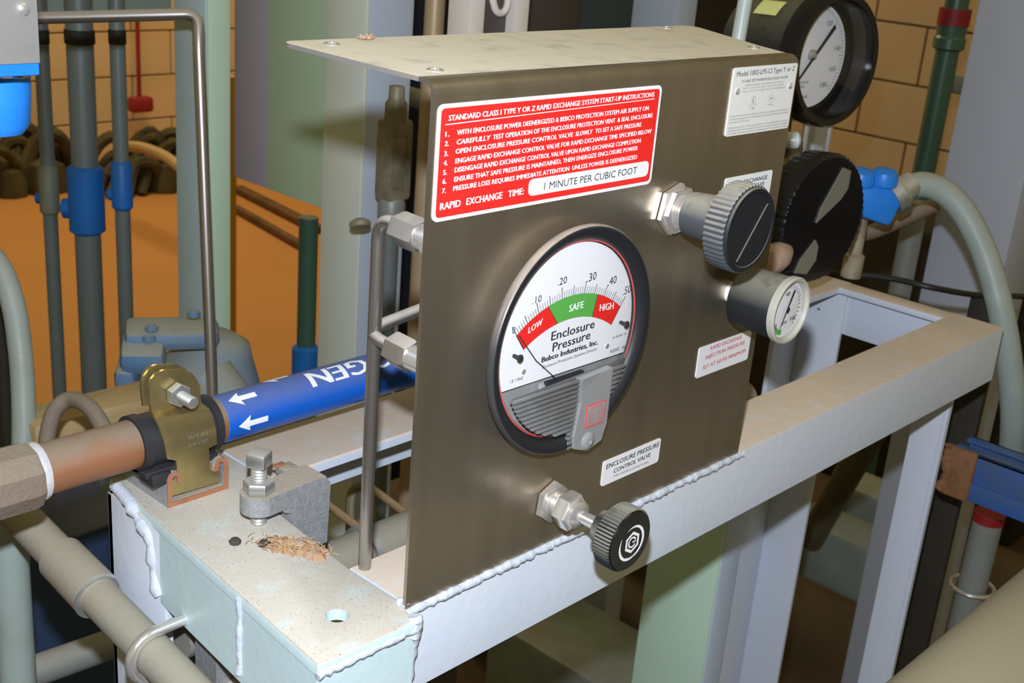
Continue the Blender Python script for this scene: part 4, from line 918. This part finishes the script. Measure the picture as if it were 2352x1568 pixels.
# ================================================================== PIPES INSIDE THE FRAME OPENING
a_ = on(700, 1325, 'z', -.075); 
o = thing('underframe_pipe', (a_.x, a_.y, -.11), 'pale dusty pipe running under the frame opening', 'pipe')
ya = at(860, 1262, .80)
MB().cyl((-.03, ya.y, ya.z), (.55, ya.y, ya.z), .0165, 28).build('pipe', 'dustpipe', o)
for xx in (.1600,):
    q = at(838, 1262, .79); MB().lathe((q.x - .002, ya.y, ya.z), (1, 0, 0), [(0, .0166), (.0005, .0190), (.0050, .0190), (.0055, .0166)], 28).build('strap', 'zinc', o)
o = MB().cyl(at(700, 1120, 1.0), at(838, 1222, .86), .0032, 12).build('thin_rod', 'tanpipe'); tag(o, 'thin tan rod slanting under the frame opening beside the beam clamp', 'rod')
o = MB().cyl(at(850, 1118, 1.0), at(945, 1188, .90), .0032, 12).build('thin_rod', 'tanpipe'); tag(o, 'thin tan rod slanting under the frame opening right of the dark tube', 'rod')
P = spline([at(806, 1230, 1.02), at(806, 1160, 1.02), at(812, 1128, 1.02), at(830, 1118, 1.02), at(850, 1135, 1.02), at(852, 1200, 1.02)], 6)
o = MB().tube(P, .0045, 10).build('rod_hook', 'greybrown'); tag(o, 'olive hooked rod seen down through the frame opening', 'rod')
# ================================================================== LARGE GAUGE UPPER RIGHT
gc = at(1921, 138, 1.075); gn = Vector((-.14, -.97, .03)).normalized()
gu = Vector((0, 0, 1)); gu = (gu - gn*gu.dot(gn)).normalized(); gr = gu.cross(gn).normalized()
if gr.dot(RV) < 0: gr = -gr
lg = thing('large_pressure_gauge', gc - gn*.0 - Vector((0, 0, .06)), 'large black process gauge with white dial above the transmitter at upper right', 'gauge')
MB().lathe(gc - gn*.092, gn, [(0, .0001), (0, .0400), (.002, .0520), (.072, .0530), (.074, .0530)], 56, cap=False).build('case', 'blackdusty', lg)
MB().lathe(gc - gn*.018, gn, [(0, .0530), (.001, .0590), (.016, .0592), (.020, .0570), (.0195, .0515), (.012, .0500), (-.0070, .0490)], 64, cap=False).build('bezel', 'black_gloss', lg)
def G(a, b, w_=0.): return gc + gr*a + gu*b + gn*w_
MB().lathe(gc - gn*.026, gn, [(0, .0490), (.001, .0490), (.001, .0001)], 56).build('back_ring', 'blackdusty', lg)
MB().slab([circ(-.004, .001, .0455, 56)], -.0245, -.0230, G).build('dial', 'dial', lg, 0)
t = MB()
for i in range(61):
    a = math.radians(225 - 270*i/60); ln = .006 if i % 10 == 0 else .003; c, s_ = math.cos(a), math.sin(a)
    P = [G(-.004 + r*c - s_*.0003*k, .001 + r*s_ + c*.0003*k, -.0228) for r, k in ((.0430 - ln, -1), (.0430 - ln, 1), (.0430, 1), (.0430, -1))]
    t.mesh(P, [(0, 1, 2, 3)])
t.build('tick_marks', 'grey_print', lg, 0)
mg = lambda a, b: G(a, b, -.0227)
rr = [('120', .0095, .0270, .0175, .0271, .0045), ('60', .0050, .0320, .0001, .0321, .0001)][:1] + [('140', .0250, .0050, .0340, .0051, .0045), ('160', .0220, -.0130, .0310, -.0129, .0045), ('180', .0120, -.0270, .0210, -.0269, .0045), ('80', -.0190, .0290, -.0120, .0291, .0045), ('40', -.0380, .0040, -.0310, .0041, .0045),
      ('PROCESS GAUGE', -.0230, -.0230, -.0050, -.0229, .0022), ('PSI', -.0170, -.0270, -.0110, -.0269, .0022), ('316 TUBE', -.0200, -.0360, -.0040, -.0359, .0026)]
letters(rr, 0, 'grey_print', lg, 'lettering', mg)
def needle(a, b, w0_, w1_, h):
    a = Vector(a); b = Vector(b); d = (b - a).normalized(); q = Vector((-d.y, d.x))
    return MB().slab([[tuple(a - q*w0_), tuple(b - q*w1_), tuple(b + q*w1_), tuple(a + q*w0_)]], h, h + .0006, G)
t = needle((-.034, -.030), (.0175, .0270), .0006, .0018, -.0195); t.build('pointer', 'black_print', lg, 0)
MB().lathe(G(-.006, .002, -.023), gn, [(0, .0050), (.003, .0045), (.0045, .0020)], 18).build('pointer_hub', 'cast', lg)
MB().lathe(G(0, 0, -.002), gn, [(0, .0515), (.0005, .0500), (.0010, .0001)], 56, cap=False).build('lens', 'glass', lg)
q = at(1836, 32, 1.0)
# yellow sticker curved on the case
vs = []; fs = []; axo = gc - gn*.06
u_, w2 = (RV - gn*RV.dot(gn)).normalized(), None
w2 = gn.cross(u_).normalized()
if w2.z < 0: w2 = -w2
for i in range(9):
    a = math.radians(118 + i*2.3)
    for k in (-.005, .021):
        vs.append(axo + gn*(k) + (u_*math.cos(a) + w2*math.sin(a))*.0540)
for i in range(8): fs.append((2*i, 2*i+1, 2*i+3, 2*i+2))
t = MB().mesh(vs, fs); o = t.build('sticker', 'yellow', lg, 60); o['label'] = 'pale yellow sticker'
MB().cyl(gc - gn*.05 - gu*.050, gc - gn*.05 - gu*.100, .0085, 16).build('stem', 'greybrown', lg)
p = at(1704, 30, 1.30); o = MB().cyl(at(1722, -60, 1.05), at(1655, 330, 1.07), .0062, 20).build('pale_pipe', 'palegreen'); tag(o, 'pale shiny pipe between the black panel and the large gauge', 'pipe')
for u in (1857, 1910):
    a_ = at(u, 270, 1.12); o = MB().cyl(a_, Vector((a_.x, a_.y, a_.z - .075)), .0028, 12).build('chrome_tube', 'chrome'); tag(o, 'thin bright tube under the large gauge, ' + ('nearer the panel' if u < 1900 else 'farther from the panel'), 'tube')
p = at(1890, 320, 1.5); o = MB().box((p.x - .02, p.y, p.z - .16), (p.x + .02, p.y + .02, p.z + .12), .002).build('grey_upright', 'ltgrey'); tag(o, 'light grey upright seen between the thin bright tubes', 'post')
p = at(1820, 322, 1.02); o = MB().lathe(p - RV*.006, RV, [(0, .0060), (.002, .0072), (.010, .0072), (.012, .0050)], 16).build('white_fitting', 'palegreen'); tag(o, 'small white fitting under the large gauge beside the rating plate', 'fitting')
# ================================================================== TRANSMITTER
tc_ = at(1893, 505, 1.02); tn = Vector((-.12, -.985, 0)).normalized()
tu = (Vector((0, 0, 1)) - tn*tn.z).normalized(); tr_ = tu.cross(tn); tr_ = tr_ if tr_.dot(RV) > 0 else -tr_
def T(a, b, w_=0.): return tc_ + tr_*a + tu*b + tn*w_
tm = thing('transmitter', tc_ - Vector((0, 0, .06)), 'black ribbed transmitter cover on a dusty olive housing right of the panel', 'transmitter')
MB().lathe(tc_ - tn*.026, tn, [(0, .0470), (.001, .0530), (.022, .0545), (.026, .0520), (.026, .0001)], 200, knurl=.0009, kn=2).build('cover', 'black_gloss', tm, 45)
MB().lathe(tc_ - tn*.100, tn, [(0, .0300), (.004, .0400), (.040, .0430), (.060, .0480), (.074, .0480)], 32).build('housing', 'greybrown', tm, 40)
MB().box((-.018, -.004, -.012), (.018, .004, .012), .004, Matrix.Translation(tc_ - tn*.045 + tu*.046) @ Matrix.Rotation(.1, 4, 'Z')).build('lug', 'greybrown', tm)
MB().slab([[(.013, .0435), (.024, .0400), (.024, .0250), (.016, .0160), (-.012, -.0010), (-.008, .0120)]], .0002, .0016, T).build('nameplate', 'nameplate', tm, 0)
MB().slab([[(-.009, -.016), (-.004, -.022), (-.004, -.034), (-.014, -.0450), (-.030, -.0420), (-.024, -.030)]], .0002, .0016, T).build('nameplate', 'nameplate', tm, 0)
q = T(-.050, -.024, -.006); MB().lathe(q + tr_*.010, (-tr_ - tu*.08 + tn*.35), [(0, .0085), (.012, .0115), (.024, .0118), (.032, .0090), (.034, .0020)], 20).build('vent_plug', 'pink', tm)['label'] = 'pinkish brass plug'
hp = tc_ - tn*.082
MB().cyl(hp, hp - tn*.55, .011, 16).build('support_pipe', 'greybrown', tm)
MB().cyl(tc_ - tn*.05 + tu*.045, gc - gn*.05 - gu*.098, .006, 12).build('riser', 'greybrown', tm)
# blue conduit gland
bg = thing('outlet_elbow', at(2010, 470, 1.16), 'bright blue conduit outlet box between transmitter and grey conduit', 'fitting')
c_ = at(2010, 450, 1.16)
mx = Matrix.Translation(c_) @ Matrix.Rotation(-.75, 4, 'Z') @ Matrix.Rotation(.28, 4, 'Y')
MB().box((-.026, -.016, -.022), (.022, .016, .014), .007, mx).build('body', 'blue', bg)
for u, v, r in ((1975, 398, .0125), (2028, 398, .0120)):
    MB().lathe(at(u, v + 22, 1.145), (Vector((0, 0, 1)) - FV*.2), [(0, r*1.1), (.006, r*1.1), (.012, r*.9), (.014, r*.4)], 18).build('boss', 'blue', bg)
MB().lathe(at(2045, 455, 1.16), at(2095, 425, 1.16) - at(2045, 455, 1.16), [(0, .0185), (.010, .0185), (.016, .0140), (.026, .0130)], 20).build('gland', 'zinc', bg)
# flexible conduit on the right
P = spline([at(2075, 437, 1.16), at(2120, 424, 1.16), at(2175, 445, 1.16), at(2225, 505, 1.16), at(2268, 600, 1.16), at(2298, 710, 1.16), at(2318, 830, 1.17), at(2328, 950, 1.19), at(2322, 1050, 1.22), at(2312, 1120, 1.24)], 10)
o = MB().tube(P, .0122, 24).build('flexible_conduit', 'flex'); tag(o, 'grey flexible conduit curving down at right from the blue outlet box', 'conduit')
P = spline([at(1950, 545, 1.3), at(2010, 530, 1.3), at(2080, 500, 1.3), at(2150, 470, 1.3)], 6)
o = MB().tube(P, .0080, 16).build('brown_pipe', 'iron'); tag(o, 'brown pipe curving below the blue outlet box', 'pipe')
p = at(1962, 590, 1.2); o = MB().lathe(Vector((p.x, p.y, p.z - .02)), (0, 0, 1), [(0, .010), (.022, .010), (.024, .0068), (.065, .0068)], 16).build('brass_fitting', 'conduit_body'); tag(o, 'upright dusty fitting just right of the transmitter cover', 'fitting')
p = at(2088, 560, 1.7); o = MB().cyl((p.x, p.y, p.z - .14), (p.x, p.y, p.z + .06), .0155, 20).build('short_grey_pipe', 'conduit_lt'); tag(o, 'grey upright pipe behind the right conduit, ending below the blue outlet', 'pipe')
p = at(2152, 240, 2.3); t = thing('green_pipe', (p.x, p.y, -.9), 'dark green vertical pipe with coupling in front of the right block wall', 'pipe')
MB().cyl((p.x, p.y, -.9), (p.x, p.y, .9), .0215, 24).build('pipe', 'greenpipe', t)
zc_ = p.z + .10; MB().lathe((p.x, p.y, zc_), (0, 0, 1), [(0, .022), (.004, .029), (.022, .029), (.026, .026), (.060, .028), (.064, .022)], 20).build('coupling', 'greenpipe', t)
o = MB().cyl((p.x, p.y, zc_ + .045), (p.x, p.y, zc_ + .075), .0290, 20).build('tape', 'redtape', t); o['label'] = 'dark red tape'
a_ = at(2180, 190, 2.5); b2 = at(2300, 215, 2.45)
o = MB().box((a_.x, min(a_.y, b2.y) - .05, a_.z - .018), (a_.x + .03, max(a_.y, b2.y) + .02, a_.z + .018), .003).build('wall_strut', 'conduit_lt'); tag(o, 'grey strut on the block wall between green pipe and grey column', 'strut')
# grey column at right
cE = at(2328, 520, 1.62); 
o = MB().box((cE.x, cE.y, FL), (cE.x + .10, cE.y + .108, .75), .003).build('grey_column', 'greycolumn'); tag(o, 'wide light grey column at the right behind the conduit', 'column')
# dark void equipment behind right
p = at(2030, 560, 2.9); o = MB().box((p.x - .02, p.y - .45, FL), (p.x + .4, p.y + .45, p.z + .06), .02).build('dark_machine', 'pit'); tag(o, 'black machine in shadow below the right block wall', 'machine')
# black cable
P = spline([at(1905, 628, 1.24), at(1960, 630, 1.24), at(2050, 640, 1.22), at(2150, 662, 1.20), at(2250, 678, 1.24), at(2380, 684, 1.3), at(2600, 720, 1.5), at(2850, 900, 1.7)], 8)
o = MB().tube(P, .0030, 10).build('black_cable', 'cable'); tag(o, 'black cable stretched across the right end of the frame', 'cable')
P = spline([at(1860, 680, 1.21), at(1885, 668, 1.2), at(1888, 700, 1.2), at(1880, 712, 1.2)], 6)
o = MB().tube(P, .0022, 8).build('cable_hook', 'cable'); tag(o, 'small bent wire hanging at the rear corner of the frame', 'wire')
# black strut behind right leg
p = at(2262, 900, 1.26); o = MB().box((p.x, p.y, FL), (p.x + .010, p.y + .036, -.02), .002).build('black_strut', 'pit'); tag(o, 'black upright strut behind the right end of the frame', 'strut')
# blue strut fixed to right leg
q = on(2195, 1075, 'x', .712)
bs = thing('blue_strut', (.73, q.y - .12, q.z - .03), 'blue painted strut with a rusty welded end fixed to the right frame leg', 'strut')
x0 = .712; zt = q.z + .020; zb = q.z - .026; y_a = q.y + .006; y_b = q.y - .15
t = MB().box((x0, y_b, zb), (x0 + .003, y_a, zt), .0006); t.box((x0, y_b, zt - .003), (x0 + .014, y_a, zt), .0006); t.box((x0 + .028, y_b, zt - .003), (x0 + .041, y_a, zt), .0006); t.box((x0 + .038, y_b, zb), (x0 + .041, y_a, zt), .0006); t.box((x0, y_b, zb), (x0 + .041, y_a, zb + .003), .0006)
t.box((x0 - .002, y_b, zb), (x0 + .001, y_a, zb + .018), .0006)
t.build('channel', 'strut_blue', bs)
t = bead([(x0 - .001, y_a + .004, zb + .002), (x0 - .002, y_a, q.z - .008), (x0 - .002, y_a + .002, q.z + .006), (x0, y_a + .003, zt)], .0055, 5, 12)
t.box((x0 - .0045, y_a - .024, zb - .002), (x0 + .003, y_a + .003, zt + .001), .0025); t.build('rusty_weld', 'rust_dark', bs, 60)
# lower right upright with ring
p = at(2225, 1380, 1.35); t = thing('lower_upright_pipe', (p.x, p.y, FL), 'grey upright pipe with red tape on top and a wire ring at lower right', 'pipe')
zt_ = on(2262, 1185, 'x', p.x).z
MB().cyl((p.x, p.y, FL), (p.x, p.y, zt_), .0155, 24).build('pipe', 'conduit_lt', t)
MB().cyl((p.x, p.y, zt_ - .004), (p.x, p.y, zt_ + .006), .0165, 20).build('tape', 'redtape', t)
q = Vector((p.x, p.y, on(2215, 1338, 'x', p.x).z))
MB().tube([q + Vector((.0230*math.cos(2*PI*i/24), .0230*math.sin(2*PI*i/24), .0)) for i in range(25)], .0024, 8, cap=False).build('wire_ring', 'chrome', t)
p = at(2345, 1030, 1.5); o = MB().cyl(p + Vector((0, 0, -.03)), p + Vector((.01, 0, .035)), .014, 16).build('yellow_valve', 'yellow2'); tag(o, 'yellow handle at the right picture edge above the blue strut', 'handle')
# big tan pipe, lower right corner
c_ = at(2335, 1565, .80); o = MB().cyl((c_.x - .35, c_.y, c_.z), (c_.x + 1.9, c_.y, c_.z), .0500, 48).build('large_tan_pipe', 'tanpipe2'); tag(o, 'large dusty tan pipe crossing the lower right corner', 'pipe')
# equipment bases on the floor
for (u, v, d, L_, nm, lb) in ((1950, 1305, 2.1, .26, 'steel_base', 'low painted steel base rail between the right frame legs'), (1985, 1190, 2.35, .16, 'steel_base', 'low greenish base block behind the base rail between the legs')):
    p = at(u, v, d); o = MB().box((p.x, p.y - L_/2, p.z - .06), (p.x + .10, p.y + L_/2, p.z + .05), .012).build(nm, 'base'); tag(o, lb, 'base')
    q = MB()
o = MB().cyl(at(2010, 980, 1.9), at(1860, 1240, 2.1), .022, 16).build('olive_brace', 'greybrown'); tag(o, 'olive slanted brace in shadow behind the right frame legs', 'brace')
p = at(1380, 1560, 1.9); o = MB().box((p.x - .05, p.y - .15, p.z - .2), (p.x + .12, p.y + .2, p.z + .03), .01).build('grey_plinth', 'base'); tag(o, 'grey plinth low in shadow left of the green post', 'plinth')

# groups of repeats
for key, grp in (('vertical_conduit', 'vertical conduits with blue fittings at left'), ('chrome_tube', 'thin bright tubes under the large gauge'), ('thin_rod', 'thin tan rods under the frame opening'),
                 ('dirt_pellet', 'dark pellets by the rusty debris'), ('timber', 'timbers on the tan floor'), ('steel_column', 'painted steel columns in the background'), ('debris_heap', 'clutter heaps at the wall foot'), ('steel_base', 'low painted bases behind the right legs')):
    for o in bpy.data.objects:
        if o.parent is None and o.name.split('.')[0] == key: o['group'] = grp
